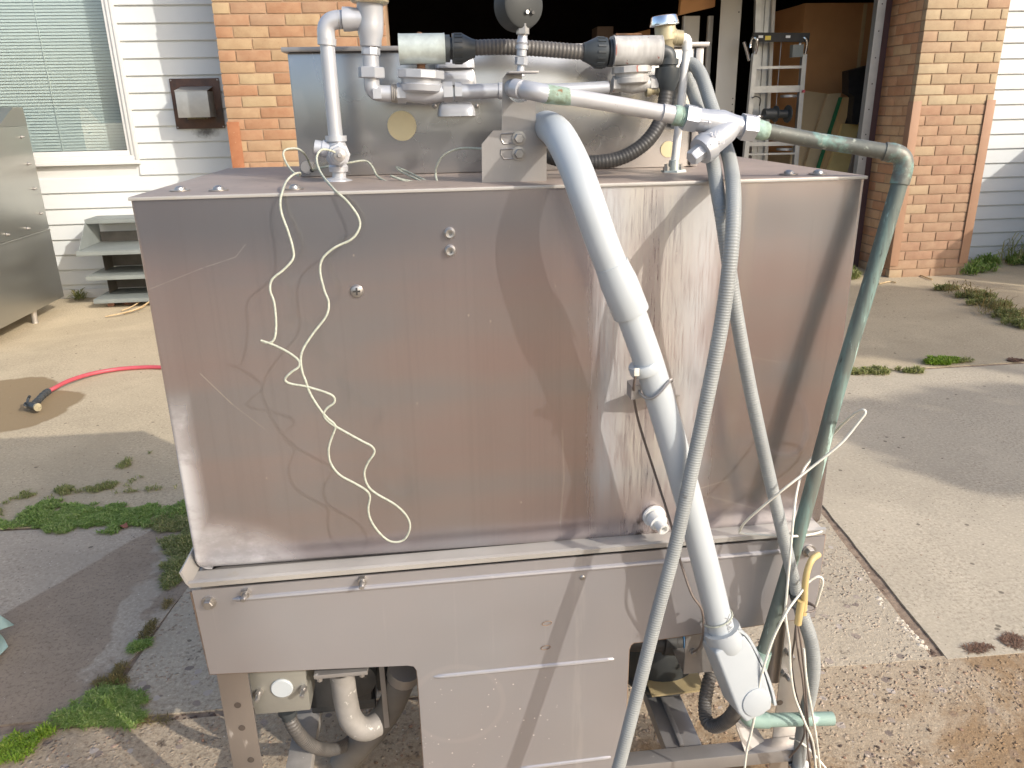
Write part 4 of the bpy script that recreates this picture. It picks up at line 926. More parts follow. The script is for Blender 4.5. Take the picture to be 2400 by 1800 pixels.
# ---------------- main supply run
YM = 1.215
run('supply_pipe', SILVER, dw, [(1196, 206, 1.285), (1222, 209, YM+.02), (1250, 214, YM), (1290, 222, YM)], 20)
fit('pipe_collar', SILVER, dw, (1206, 207, YM+.02), (1222, 210, YM+.01), [(0, 22), (.8, 22), (1, 21)], 18)
fit('corroded_joint', VERDI, dw, (1272, 219, YM), (1338, 228, YM), [(0, 20.5), (.2, 21.5), (.5, 20.5), (.8, 20), (1, 18.5)], 20)
run('worn_pipe', SILVER_W, dw, [(1330, 226, YM), (1450, 246, YM-.005), (1556, 265, YM-.01)], 18.5)
YM2 = YM-.012
fit('sleeve', SILVER_W, dw, (1552, 264, YM2), (1582, 270, YM2), [(0, 20), (1, 20)], 20)
fit('copper_adapter', VERDI, dw, (1578, 269, YM2), (1606, 275, YM2), [(0, 21), (.2, 23), (.5, 23), (.55, 20), (.65, 22), (.75, 20), (.85, 22), (1, 21)], 18)
st = MB(); pl(st, (1603, 274, YM2), (1632, 280, YM2), [(0, 31), (1, 30)], 6, .2)
pl(st, (1626, 279, YM2), (1742, 298, YM2), [(0, 26), (.25, 26), (.55, 30), (.8, 24), (1, 22)], 22)
pl(st, (1738, 297, YM2), (1768, 301, YM2), [(0, 31), (1, 30)], 6, .2)
pl(st, (1722, 292, YM2-.002), (1656, 344, YM2-.022), [(0, 20), (.3, 27), (.8, 29), (1, 29)], 22)
sto = st.build('y_strainer', SILVER, dw)
fit('strainer_cap', SILVER, sto, (1661, 340, YM2-.021), (1642, 355, YM2-.027), [(0, 33), (.5, 34), (1, 31)], 24)
fit('hex_plug', SILVER, sto, (1643, 354, YM2-.027), (1620, 372, YM2-.034), [(0, 19), (.9, 18), (1, 16)], 6)
def text(body, p, xdir, normal, size, mat, name, parent, ext=.0004):
    cu = bpy.data.curves.new(name, 'FONT'); cu.body = body; cu.size = size; cu.extrude = ext; cu.align_x = 'CENTER'; cu.align_y = 'CENTER'; cu.resolution_u = 3
    o = bpy.data.objects.new(name, cu); col.objects.link(o)
    x = Vector(xdir).normalized(); n = Vector(normal).normalized(); n = (n-x*n.dot(x)).normalized(); y = n.cross(x)
    dg = bpy.context.evaluated_depsgraph_get(); me = bpy.data.meshes.new_from_object(o.evaluated_get(dg)); bpy.data.objects.remove(o)
    M_ = Matrix(((x.x, y.x, n.x), (x.y, y.y, n.y), (x.z, y.z, n.z)))
    off = OFF[parent.name]
    for q in me.vertices: q.co = (M_ @ q.co) + Vector(p) - off
    me.materials.clear(); me.materials.append(mat)
    ob = bpy.data.objects.new(name, me); col.objects.link(ob); ob.parent = parent; return ob
EMB = pm('embossed_paint', (.50, .50, .52), (.46, .46, .48), 14, .4, .3)
text('3/4', V(1676, 316, YM2-.0395), V(1700, 311, 1.2)-V(1670, 318, 1.2), (-.1, -1, .15), .013, EMB, 'size_mark', sto)
text('150', V(1686, 335, YM2-.0405), V(1700, 329, 1.2)-V(1670, 340, 1.2), (-.1, -1, .1), .012, EMB, 'pressure_mark', sto)
text('O', V(1662, 342, YM2-.0455), (1, 0, 0), (-.1, -1, .1), .010, EMB, 'ring_mark', sto)
fit('arrow_mark', EMB, sto, (1642, 284, YM2-.0215), (1668, 288, YM2-.0225), [(0, 1.6), (.7, 1.6), (.72, 4), (1, .3)], 8)
fit('copper_adapter', VERDI, dw, (1766, 301, YM2), (1800, 309, YM2), [(0, 19), (.25, 22), (.8, 21), (1, 18)], 18)
cpts = [(1795, 307, YM2), (1900, 327, YM2-.01), (2000, 343, YM2-.025), (2080, 356, YM2-.04)]
run('copper_pipe', PATINA_G, dw, cpts, 17.5)
el = MB(); el.tube(smooth_path([V(2072, 355, 1.165), V(2100, 360, 1.16), V(2115, 372, 1.158), V(2117, 395, 1.156), V(2108, 432, 1.154)], .003), 20.5*mpp(2100, 370, 1.16), 20); eo = el.build('copper_elbow', PATINA_G, dw)
fit('solder_ring', PATINA_L, eo, (2086, 357, 1.163), (2090, 358, 1.163), [(0, 21.5), (1, 21.5)], 20)
run('copper_downpipe', PATINA, dw, [(2110, 425, 1.154), (2040, 660, 1.148), (1966, 905, 1.142), (1892, 1180, 1.135), (1838, 1370, 1.128), (1776, 1570, 1.12)], 17.5, 20)
run('copper_drain', PATINA_L, dw, [(1790, 1525, 1.122), (1768, 1600, 1.118), (1752, 1660, 1.114)], 18.0, 20)
el = MB(); el.tube(smooth_path([V(1756, 1645, 1.115), V(1750, 1668, 1.113), V(1757, 1684, 1.112), V(1780, 1688, 1.112), V(1800, 1688, 1.112)], .003), 17.5*mpp(1760, 1670, 1.115), 20); el.build('copper_elbow', PATINA_L, dw)
run('copper_stub', PATINA_L, dw, [(1795, 1688, 1.112), (1870, 1686, 1.112), (1951, 1684, 1.112)], 15, 20)

# ---------------- white conduit
wc = [V(1262, 300, YC), V(1268, 300, 1.40), V(1283, 296, 1.30), V(1310, 318, 1.20), V(1345, 385, 1.145), V(1375, 465, 1.115), V(1410, 565, 1.105), V(1440, 640, 1.103)]
bend = smooth_path(wc, .006)
MB().tube(bend, 38.0*mpp(1400, 560, 1.105), 26).build('sweep_elbow', PVC_SC, dw)
fit('conduit_bell', PVC_SC, dw, (1433, 620, 1.103), (1480, 735, 1.103), [(0, 38.5), (.1, 39.5), (.35, 43), (.97, 43), (1, 42)], 28)
run('white_conduit', PVC, dw, [(1472, 715, 1.103), (1530, 880, 1.10), (1600, 1120, 1.095), (1655, 1330, 1.09), (1694, 1490, 1.085)], 35.0, 26)
fit('conduit_collar', PVC, dw, (1509, 880-32, 1.10), (1517, 880-10, 1.10), [(0, 36), (.2, 38.5), (.8, 38.5), (1, 36.5)], 26)
# LB fitting
P0, P1 = V(1691, 1474, 1.085), V(1762, 1660, 1.065)
ax = (P1-P0).normalized(); side = Vector((1, .12, 0)); side = (side-ax*side.dot(ax)).normalized(); outn = side.cross(ax).normalized()
if outn.y > 0: outn = -outn
lb = MB(); ln = (P1-P0).length
W_, T_ = .066, .062
cc = [(-.5, .10), (-.5, .86), (-.38, 1.0), (.38, 1.0), (.5, .90), (.56, .55), (.50, .22), (.40, .08)]
bm = bmesh.new()
vs0 = [bm.verts.new(P0 + side*(u_*W_) + ax*(v_*ln) + outn*(T_*.42)) for u_, v_ in cc]
fc = bm.faces.new(vs0); ex = bmesh.ops.extrude_face_region(bm, geom=[fc])
for q in ex['geom']:
    if isinstance(q, bmesh.types.BMVert): q.co -= outn*T_
bmesh.ops.recalc_face_normals(bm, faces=bm.faces[:])
bmesh.ops.bevel(bm, geom=bm.edges[:], offset=.006, segments=3, profile=.6, affect='EDGES'); bm.verts.index_update()
lb.add([q.co.copy() for q in bm.verts], [tuple(q.index for q in f.verts) for f in bm.faces]); bm.free()
lb.lathe(P0-ax*.002, ax, [(0, .0315), (.018, .0325), (.034, .030), (.05, .022)], 28)
lbo = lb.build('conduit_body', PVC_LB, dw, 40)
dpt = P0+ax*(ln*.83)+outn*(T_*.42)+side*(W_*.06)
MB().lathe(dpt, outn, [(0, .0265), (.0022, .0262), (.003, .0245), (.0031, .0005)], 30).build('round_boss', PVC_LB, lbo)
cvb = MB(); pc = [P0 + side*(W_*u_) + ax*(v_*ln) - outn*(T_*.08) for u_, v_ in ((.30, .0), (.46, .10), (.555, .32), (.60, .57), (.585, .82), (.53, .98))]
pc = smooth_path(pc, .008)
for i in range(len(pc)-1):
    d0 = (pc[i+1]-pc[i]); nn = d0.normalized().cross(outn).normalized()
    cvb.obox((pc[i]+pc[i+1])/2, d0, outn, nn, d0.length*1.02, T_*.98, .0045)
cvb.build('access_lid', PVC, lbo)
ring_pts = [P0 - ax*.024 + (side*math.cos(a_)+outn*math.sin(a_))*.0268 for a_ in [k*math.pi/12 for k in range(25)]]
MB().tube(ring_pts, .0014, 6).build('tie_wire', CORD, lbo)
A_, B_ = V(1655, 1330, 1.09), V(1694, 1490, 1.085); pax = (A_-B_).normalized(); prad = 35.0*mpp(1472, 715, 1.103)
n0 = (Vector((.52, -1, .55))); n0 = (n0-pax*n0.dot(pax)).normalized(); t0 = n0.cross(pax)
cu = bpy.data.curves.new('printed_mark', 'FONT'); cu.body = 'IPEX'; cu.size = .0165; cu.extrude = .0003; cu.align_x = 'CENTER'; cu.align_y = 'CENTER'; cu.resolution_u = 3
o_ = bpy.data.objects.new('printed_mark', cu); col.objects.link(o_)
me = bpy.data.meshes.new_from_object(o_.evaluated_get(bpy.context.evaluated_depsgraph_get())); bpy.data.objects.remove(o_)
cen_ = B_ + pax*.036
for q in me.vertices:
    th = q.co.y/prad
    q.co = cen_ + pax*q.co.x + (n0*math.cos(th)+t0*math.sin(th))*(prad+.0006+q.co.z) - OFF[lbo.name]
me.materials.clear(); me.materials.append(pm('grey_print', (.30, .31, .32), None, 20, .5))
ob = bpy.data.objects.new('printed_mark', me); col.objects.link(ob); ob.parent = lbo
# conduit strap with a clamp on the hood
sp = V(1520, 925, 1.10); 
stp = MB(); A = V(1472, 918, 1.14); C = V(1595, 928, 1.14)
stp.prism([tuple(V(1473, 926, 1.145)), tuple(V(1594, 929, 1.145)), tuple(V(1594, 929, 1.198)), tuple(V(1473, 926, 1.198))], (0, 0, .0025))
stp.obox(V(1486, 912, 1.115), (1, 0, .2), (0, 1, 0), (0, 0, 1), .016, .03, .022)
so_ = stp.build('strap_bracket', SS_BR, dw)
a0 = V(1516, 890, 1.10); axc = (V(1600, 1120, 1.095)-V(1530, 880, 1.10)).normalized(); sd_, u_, v_ = basis(axc)
cen = V(1537, 905, 1.0985)
wv = [cen + (u_*math.cos(a_)+v_*math.sin(a_))*.0268 + axc*(.008*math.sin(2*a_)) for a_ in [k*math.pi/14 for k in range(29)]]
MB().tube(wv, .0022, 6).build('clamp_band', SS_BR, so_)
MB().box(tuple(V(1492, 872, 1.075)-Vector((.004, .002, .006))), tuple(V(1492, 872, 1.075)+Vector((.004, .002, .006))), .001).build('cable_tie', CABLE, so_)
run('sensor_wire', BROWNW, dw, [(1492, 870, 1.08), (1486, 900, 1.09), (1487, 940, 1.12), (1500, 1000, 1.13), (1535, 1110, 1.13), (1570, 1220, 1.11), (1590, 1300, 1.10), (1620, 1390, 1.08), (1645, 1430, 1.075), (1648, 1480, 1.09), (1640, 1515, 1.12), (1625, 1528, 1.20)], 3.2, 8)

# ---------------- grey flexible hoses
hA = [V(1592, 260, 1.47), V(1600, 190, 1.45), V(1612, 150, 1.40), V(1640, 170, 1.37), V(1668, 250, 1.32), V(1696, 330, 1.262), V(1712, 384, 1.205), V(1719, 450, 1.125), V(1716, 560, 1.075), V(1694, 740, 1.065), V(1660, 920, 1.06), V(1622, 1100, 1.055), V(1580, 1290, 1.045), V(1540, 1440, 1.035), V(1500, 1600, 1.025), V(1452, 1790, 1.01), V(1420, 1900, 1.0)]
MB().tube(smooth_path(hA, .0014), RIB(17.2*mpp(1700, 600, 1.08), .00035, .0042), 16).build('flex_hose', FLEX, dw)
hB = [V(1585, 300, 1.47), V(1590, 215, 1.46), V(1606, 180, 1.42), V(1632, 240, 1.38), V(1655, 320, 1.29), V(1672, 386, 1.21), V(1682, 450, 1.155), V(1694, 520, 1.125), V(1720, 700, 1.11), V(1752, 880, 1.11), V(1790, 1060, 1.11), V(1825, 1210, 1.11), V(1858, 1350, 1.11), V(1868, 1395, 1.108)]
MB().tube(smooth_path(hB, .0014), RIB(16.2*mpp(1700, 600, 1.1), .00035, .0042), 16).build('flex_hose', FLEX, dw)
MB().tube(smooth_path([V(1868, 1398, 1.108), V(1880, 1440, 1.105), V(1900, 1500, 1.10), V(1907, 1560, 1.10), V(1900, 1620, 1.105), V(1886, 1680, 1.12), V(1877, 1740, 1.14), V(1872, 1795, 1.15)], .0016), RIB(15*mpp(1880, 1500, 1.1), .0004, .0050), 14).build('flex_hose', FLEX, dw)
hc = MB(); pl(hc, (1872, 1790, 1.15), (1871, 1812, 1.15), [(0, 22), (.4, 23), (.5, 19), (1, 19)], 16); hc.build('hose_connector', CHROME, dw)
fit('end_bush', BLK_PL, dw, (1867, 1388, 1.108), (1872, 1406, 1.108), [(0, 17), (.7, 17), (1, 14)], 16)

# ---------------- thermostat cord hanging down the front
def cord(name, pts, r, mat, seg=8, step=.0025):
    return MB().tube(smooth_path([V(*p) for p in pts], step), r, seg).build(name, mat, dw, 60)
def gap(py):                                             # how far the cord hangs in front of the hood
    return 1.188 if py < 450 else 1.188 - .062*min(1, (py-450)/420.0)
c1p = [(796, 362, 1.335), (772, 352, 1.32), (752, 352, 1.31), (742, 372, 1.29), (752, 405, 1.26), (783, 444, 1.20)]
c1p += [(x, y, gap(y)) for x, y in [(812, 470), (838, 505), (843, 532), (825, 560), (785, 580), (757, 605), (750, 635), (760, 680), (770, 708), (765, 740), (735, 780), (712, 815), (705, 840), (708, 870), (716, 892), (726, 920), (745, 952), (766, 978), (782, 992), (786, 1003), (776, 1030), (770, 1055), (775, 1085), (795, 1112), (830, 1132), (858, 1149), (867, 1165), (863, 1195), (872, 1225), (895, 1255), (920, 1270), (948, 1264), (961, 1235), (952, 1208), (925, 1182), (882, 1157), (862, 1138), (854, 1110), (862, 1085), (877, 1062), (872, 1047), (845, 1032), (800, 1007), (772, 990), (759, 973), (766, 957), (783, 944), (782, 930), (764, 920), (718, 906), (680, 899), (668, 889), (682, 873), (700, 860), (700, 845), (676, 826), (640, 808), (611, 798)]]
cord('thermostat_cord', c1p, .0018, CORD)
c2p = [(611, 798, gap(800)), (628, 804, gap(800)), (642, 796, gap(800))] + [(x, y, gap(y)) for x, y in [(647, 765), (643, 712), (633, 680), (638, 655), (665, 632), (686, 608), (687, 585), (676, 545), (660, 500), (657, 470)]] + [(664, 442, 1.20), (672, 424, 1.25), (688, 409, 1.27), (703, 405, 1.30), (700, 412, 1.33), (684, 400, 1.36), (670, 380, 1.38), (664, 360, 1.385), (672, 350, 1.39), (698, 349, 1.40), (716, 364, 1.42), (728, 390, 1.455), (733, 398, 1.475)]
cord('thermostat_cord', c2p, .0018, CORD)
c3p = [(731, 399, 1.475), (765, 391, 1.44), (815, 382, 1.43), (855, 377, 1.43), (872, 390, 1.42), (884, 412, 1.40), (905, 425, 1.36), (945, 437, 1.33), (985, 432, 1.335), (950, 425, 1.335), (916, 412, 1.36), (940, 420, 1.35), (992, 430, 1.335), (985, 424, 1.345), (940, 402, 1.40), (930, 392, 1.42), (960, 405, 1.39), (1020, 432, 1.33), (1021, 410, 1.34), (1024, 388, 1.34), (1042, 362, 1.34), (1080, 348, 1.34), (1135, 349, 1.31)]
cord('thermostat_cord', c3p, .0019, CORD)
# ---------------- loose cables at the right-hand corner
w1 = [(1931, 1238, 1.185), (1922, 1247, 1.15), (1890, 1254, 1.135), (1850, 1257, 1.12), (1790, 1254, 1.14), (1738, 1250, 1.15), (1734, 1244, 1.15), (1752, 1218, 1.12), (1830, 1152, 1.085), (1900, 1097, 1.085), (1970, 1040, 1.08), (2012, 990, 1.08), (2028, 968, 1.08), (2020, 961, 1.085), (1992, 978, 1.11), (1950, 1020, 1.16), (1915, 1060, 1.18), (1884, 1100, 1.175), (1868, 1150, 1.12), (1860, 1210, 1.09), (1852, 1300, 1.075), (1844, 1390, 1.07), (1841, 1440, 1.07), (1850, 1510, 1.07), (1853, 1570, 1.07), (1862, 1630, 1.075), (1885, 1690, 1.08), (1905, 1740, 1.085), (1912, 1800, 1.09)]
cord('loose_cable', w1, .0022, CABLE)
w2 = [(1912, 1420, 1.10), (1920, 1395, 1.09), (1928, 1368, 1.085), (1926, 1355, 1.085), (1914, 1352, 1.085), (1893, 1366, 1.085), (1876, 1390, 1.075), (1845, 1432, 1.06), (1815, 1490, 1.055), (1797, 1540, 1.05), (1783, 1590, 1.05), (1775, 1640, 1.05), (1763, 1705, 1.055), (1750, 1760, 1.06), (1744, 1810, 1.06)]
cord('loose_cable', w2, .0022, CABLE)
w3 = [(1884, 1520, 1.08), (1890, 1590, 1.075), (1900, 1650, 1.075), (1912, 1720, 1.08), (1922, 1800, 1.09)]
cord('loose_cable', w3, .0022, CABLE)
w4 = [(1852, 1730, 1.17), (1872, 1737, 1.13), (1905, 1765, 1.12), (1935, 1800, 1.11)]
cord('loose_cable', w4, .0022, CABLE)
for k, dx in enumerate((0, 9)):
    cord('brown_wire', [(1866+dx*.3, 1455, 1.092), (1867+dx, 1500, 1.09), (1872+dx, 1540, 1.088), (1882+dx*.6, 1600, 1.085), (1888+dx*.5, 1680, 1.085), (1893+dx, 1750, 1.09), (1900+dx*2, 1810, 1.10)], .0019, BROWNW)
cord('brown_wire', [(1866, 1460, 1.095), (1862, 1500, 1.12), (1856, 1550, 1.14), (1864, 1620, 1.12), (1885, 1700, 1.10), (1878, 1740, 1.10), (1850, 1775, 1.13)], .0019, BROWNW)
cord('yellow_tube', [(1918, 1300, 1.10), (1903, 1312, 1.085), (1892, 1338, 1.08), (1887, 1370, 1.08), (1885, 1410, 1.08), (1883, 1440, 1.08)], .0055, YELLOW, 12)
cord('yellow_tube', [(1878, 1408, 1.078), (1874, 1435, 1.078), (1870, 1462, 1.08)], .0062, YELLOW, 12)
tw = [V(1882, 1424, 1.092)+Vector((math.cos(a_)*.021, math.sin(a_)*.016, math.sin(a_*.5)*.004)) for a_ in [k*math.pi/10 for k in range(26)]]
MB().tube(tw, .002, 8).build('tie_wire', BROWNW, dw)

# ================================================================== THINGS ON THE YARD
# steel steps by the left wall
stp = thing('steel_steps', 'stack of grey painted steel steps against the white siding under the vent', 'steps', (-2.1, 6.25, 0))
xs0, xs1 = -2.61, -1.55
def tread(z, yf, yb, mat=STEP_M, x0=xs0):
    mb = MB(); mb.box((x0, yf, z-.004), (xs1, yb, z), .001); mb.box((x0, yf, z-.032), (xs1, yf+.004, z-.0045), .001); mb.build('tread', mat, stp)
tread(.652, 6.25, 6.49); tread(.452, 6.0, 6.47); tread(.252, 6.08, 6.468, x0=xs0+.0); tread(.074, 6.08, 6.468, x0=xs0+.02)
def str_plate(x):
    mb = MB()
    mb.prism([(x, 6.255, .645), (x, 6.48, .645), (x, 6.48, .455), (x, 6.04, .455)], (.004, 0, 0))
    MB().prism([(x+.05, 6.31, .44), (x+.05, 6.48, .44), (x+.05, 6.48, .002), (x+.05, 6.31, .002)], (.004, 0, 0)).build('stringer', pm('shade_dark_steel', (.10, .092, .08), (.07, .065, .058), 9, .7), stp)  # lower stringer coloured dark to stand in for shade under the treads
    mb.build('stringer', STEP_M, stp)
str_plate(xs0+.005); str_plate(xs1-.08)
MB().box((xs0+.06, 6.45, .255), (xs1-.02, 6.455, .60), .0).build('back_plate', STEP_M, stp) if 0 else None
rb = MB(); rb.box((xs0+.06, 6.47, .258), (xs1-.02, 6.474, .44)); rb.box((xs0+.06, 6.47, .08), (xs1-.02, 6.474, .24)); rb.box((xs0+.02, 6.44, .457), (xs1-.02, 6.444, .535)); rb.build('riser', pm('shade_dark_steel', (.10, .092, .08), (.07, .065, .058), 9, .7), stp)  # near-black risers: the unlit gaps between treads put into the colour
for i, (px, py, a_) in enumerate(((255, 719, .3), (288, 716, .7), (312, 712, -.2))):
    p = G(px, py, .0); m_ = MB(); m_.obox(p+Vector((0, .06, .028)), (math.cos(a_), math.sin(a_), 0), (-math.sin(a_), math.cos(a_), 0), (0, 0, 1), .045, .10, .06)
    tag(m_.build('broken_brick', pm('broken_brick_red', (.27, .12, .075), (.34, .18, .12), 30, .85)), ('leftmost broken brick lying under the lowest grey step', 'middle broken brick lying under the lowest grey step', 'rightmost broken brick under the lowest grey step, beside the hood')[i], 'brick', 'broken bricks under the steel steps')
for i, pts in enumerate(([(247, 742), (290, 733), (325, 722), (352, 706)], [(285, 728), (310, 718), (335, 702)], [(290, 735), (330, 722), (350, 708)])):
    tag(MB().tube(smooth_path([G(x, y, .012+.012*k) for k, (x, y) in enumerate(pts)], .01), .0045, 6).build('dry_twig', TWIG),
        ('long pale dry twig lying on the concrete in front of the grey steps', 'short dry twig leaning up towards the lowest grey step', 'dry twig crossing the longer one beside the grey steps')[i], 'twig', 'dry twigs by the steps')

# stainless cabinet at the left edge
cab = thing('stainless_cabinet', 'tall stainless kitchen cabinet at the left edge, standing on short legs', 'cabinet', (-3.2, 5.6, 0))
MB().box((-3.65, 4.95, .105), (-2.80, 6.10, .615), .004).build('base_body', CAB, cab)
MB().box((-3.65, 4.95, .617), (-2.802, 6.10, 1.33), .004).build('upper_body', CAB, cab)
cb_ = MB(); cb_.prism([(-3.65, 5.70, 1.331), (-3.65, 6.10, 1.331), (-3.65, 6.09, 1.455), (-3.65, 5.95, 1.455)], (.848, 0, 0)); cb_.build('hood_top', CAB, cab)
MB().box((-3.65, 4.952, .600), (-2.794, 6.095, .613), .002).build('seam_flange', CAB, cab)
for (y, z) in ((5.98, 1.26), (5.99, 1.08), (6.0, .91), (6.01, .735), (5.78, .66), (5.50, .66), (5.25, .66)):
    MB().lathe((-2.80, y, z), (1, 0, 0), [(0, .012), (.004, .011), (.008, .006), (.022, .005)], 10).build('screw', BOLT, cab)
for (x, y) in ((-2.86, 5.72), (-3.55, 5.72), (-2.86, 5.05), (-3.55, 5.05)): MB().lathe((x, y, 0), (0, 0, 1), [(0, .022), (.02, .02), (.106, .026)], 14).build('leg', SS, cab)
# red hose with trigger gun
hs = thing('garden_hose', 'red rubber hose with a black trigger gun lying on the concrete', 'hose', tuple(G(250, 872)))
hp = [G(112, 918, .022), G(130, 908, .03), G(160, 893, .03), G(210, 877, .022), G(270, 866, .015), G(330, 861, .013), G(380, 861, .013), G(450, 866, .013), (-1.0, 4.45, .013), (-.4, 4.6, .013), (.6, 5.4, .013)]
MB().tube(smooth_path(hp, .012), .0115, 14).build('hose_pipe', RED, hs)
gn = MB(); a, c = G(113, 917, .03), G(75, 952, .035)
gn.tube(smooth_path([a, a.lerp(c, .3)+Vector((0, 0, .004)), a.lerp(c, .65), c], .006), lambda t_, s__: .016+.0025*math.sin(s__*170), 14)
dn = (G(92, 957, .035)-G(62, 950, .035)).normalized(); gn.lathe(G(70, 950, .035), dn, [(-.03, .011), (0, .018), (.035, .020), (.055, .018)], 16)
go_ = gn.build('trigger_gun', BLK_PL, hs)
MB().lathe(G(86, 954, .035), dn, [(0, .019), (.010, .020), (.011, .008), (.012, .008)], 18).build('spray_tip', PVC_W if 0 else BRASS, go_)
MB().tube(smooth_path([G(64, 946, .045), G(66, 935, .06), G(70, 928, .075)], .006), .007, 8).build('trigger', BLK_PL, go_)
MB().tube(smooth_path([G(62, 952, .04), G(57, 950, .045), G(59, 944, .05), G(66, 946, .05)], .006), .004, 8).build('trigger_loop', BLK_PL, go_)
# curled pale green sheet at the left edge
gs = MB(); nu = 14
for (pts, dz) in (([(-40, 1420), (0, 1436), (12, 1455), (32, 1464)], .0), ([(-40, 1480), (0, 1476), (14, 1470), (32, 1464)], .0)): pass
def sheet(top, bot, z0, z1):
    A = smooth_path([G(x, y, z) for x, y, z in top], .02); B = smooth_path([G(x, y, z) for x, y, z in bot], .02); n = min(len(A), len(B))
    A = [A[int(i*(len(A)-1)/(n-1))] for i in range(n)]; B = [B[int(i*(len(B)-1)/(n-1))] for i in range(n)]
    o = len(gs.v)
    for p_, q_ in zip(A, B): gs.v += [p_, q_, p_+Vector((0, .002, -.002)), q_+Vector((0, .002, -.002))]
    for i in range(n-1):
        k = o+4*i; gs.f += [(k, k+4, k+5, k+1), (k+2, k+3, k+7, k+6), (k, k+2, k+6, k+4), (k+1, k+5, k+7, k+3)]
sheet([(-120, 1420, .12), (-30, 1428, .10), (6, 1446, .08), (31, 1463, .05)], [(-120, 1500, .12), (-30, 1488, .09), (4, 1474, .07), (31, 1465, .048)], 0, 0)
sheet([(-120, 1500, .06), (-30, 1488, .05), (0, 1486, .04), (18, 1514, .02)], [(-120, 1570, .03), (-30, 1560, .02), (0, 1534, .012), (18, 1516, .018)], 0, 0)
tag(gs.build('green_sheet', GREENSH), 'curled pale green scrap sheet on the damp concrete at the left edge', 'scrap')

# ---------------- inside the garage
bx = thing('cardboard_box', 'very large brown cardboard box standing inside the garage', 'box', (4.1, 8.2, 0))
MB().box((3.62, 7.8, .9), (4.95, 8.9, 2.27), .006).build('carton', CARD, bx)
MB().box((3.62, 7.82, 0), (4.95, 8.9, .896), .006).build('lower_carton', CARD2, bx)
MB().box((4.20, 7.793, .93), (4.235, 7.799, 2.26)).build('tape', CARD2, bx)
def lean(name, label, cat, q, Y, mat, th=.03, group='sheets leaning in the garage', strip=None):
    pts = [V(x, y, Y + (.18 if k in (0, 1) else 0)) for k, (x, y) in enumerate(q)]
    # extend to the floor
    for k in (2, 3):
        top = pts[1 if k == 2 else 0]; d = pts[k]-top; pts[k] = top + d*((top.z)/(-d.z)) if d.z < -1e-3 else pts[k]
    tag(MB().prism([tuple(p) for p in pts], (0, th, 0)).build(name, mat), label, cat, group)
lean('cardboard_sheet', 'wide flat cardboard sheet, leftmost of those leaning in the garage', 'sheet', [(1883, 212), (1942, 220), (1885, 395), (1850, 390)], 7.45, CARD2)
lean('cardboard_sheet', 'narrow grey-brown cardboard sheet leaning left of the green-edged one', 'sheet', [(1940, 220), (1972, 218), (1918, 395), (1885, 395)], 7.35, CARD2)
lean('green_edged_sheet', 'thin green-edged sheet leaning between the cardboard and the wooden boards', 'sheet', [(1968, 228), (1978, 228), (1922, 402), (1912, 402)], 7.25, GREEN, .02)
lean('wooden_board', 'raw wooden board leaning just right of the green strip', 'board', [(1980, 228), (1999, 228), (1945, 404), (1924, 402)], 7.2, WOOD, .04)
lean('cardboard_sheet', 'short tan sheet with a bright yellow face, rightmost in the leaning row', 'sheet', [(1976, 290), (2016, 292), (1985, 410), (1938, 408)], 7.1, CARD3, .04)
lean('cardboard_sheet', 'dark grey sheet leaning behind the track, right of the tan one', 'sheet', [(2034, 230), (2044, 230), (2030, 412), (1988, 412)], 7.05, pm('grey_board', (.27, .22, .18), None, 6, .8), .03)
cs = thing('black_case', 'black plastic case leaning against the cardboard in the garage', 'case', (3.95, 7.3, 0))
pc = [V(1989, 166, 7.35), V(2050, 150, 7.35), V(2045, 232, 7.25), V(2010, 292, 7.2), V(1995, 290, 7.2), V(2003, 225, 7.25), V(1989, 218, 7.27)]
MB().prism([tuple(p) for p in pc], (.02, .16, 0)).build('shell', CASEB, cs)
p = V(2037, 159, 7.34); MB().prism([tuple(V(2030, 155, 7.335)), tuple(V(2042, 152, 7.335)), tuple(V(2046, 162, 7.335)), tuple(V(2034, 166, 7.335))], (0, .003, 0)).build('sticker', STICKW, cs)
p = V(1996, 193, 7.34); MB().box((p.x-.008, p.y-.012, p.z-.03), (p.x+.008, p.y, p.z+.03), .003).build('catch', BLK_PL, cs)
# panels and column
pn = thing('partition_panel', 'tall beige partition panel with a dark gap, inside the garage', 'partition', (2.5, 7.5, 0))
MB().box((2.34, 7.42, 0), (2.475, 7.46, 2.13), .003).build('panel', BEIGEP, pn)
MB().box((2.325, 7.41, 0), (2.339, 7.47, 2.13), .002).build('edge_strip', TRIMW, pn)
MB().prism([(2.28, 7.40, 2.135), (2.598, 7.40, 2.20), (2.598, 7.40, 2.45), (2.30, 7.40, 2.45)], (0, .06, 0)).build('header', CARD, pn)
MB().box((2.555, 7.42, 0), (2.60, 7.46, 2.13), .002).build('panel', BEIGEP, pn)
cl = thing('steel_column', 'wide beige painted steel column with bolt holes, just left of the lift', 'column', (2.7, 7.3, 0))
MB().box((2.60, 7.25, 0), (2.785, 7.255, 3.0), .001).box((2.785, 7.2555, 0), (2.79, 7.36, 3.0)).build('face', BEIGEP, cl)
for z in (1.32, 1.38, 1.43, 2.14): MB().lathe((2.765, 7.2495, z), (0, -1, 0), [(0, .006), (.001, .006)], 8).build('bolt_hole', BLACK, cl)
MB().box((.95, 9.5, .0), (1.25, 9.8, 1.62), .01).build('grey_carton', pm('grey_carton', (.30, .24, .20), None, 4, .8)) if 0 else None
gb_ = MB(); a, c = V(1400, 62, 9.0), V(1437, 101, 9.0); gb_.box((a.x, 9.0, 0), (c.x, 9.3, a.z), .004); tag(gb_.build('grey_carton', pm('grey_carton_m', (.28, .21, .17), None, 4, .8)), 'plain grey-brown carton far back in the dark garage', 'box')
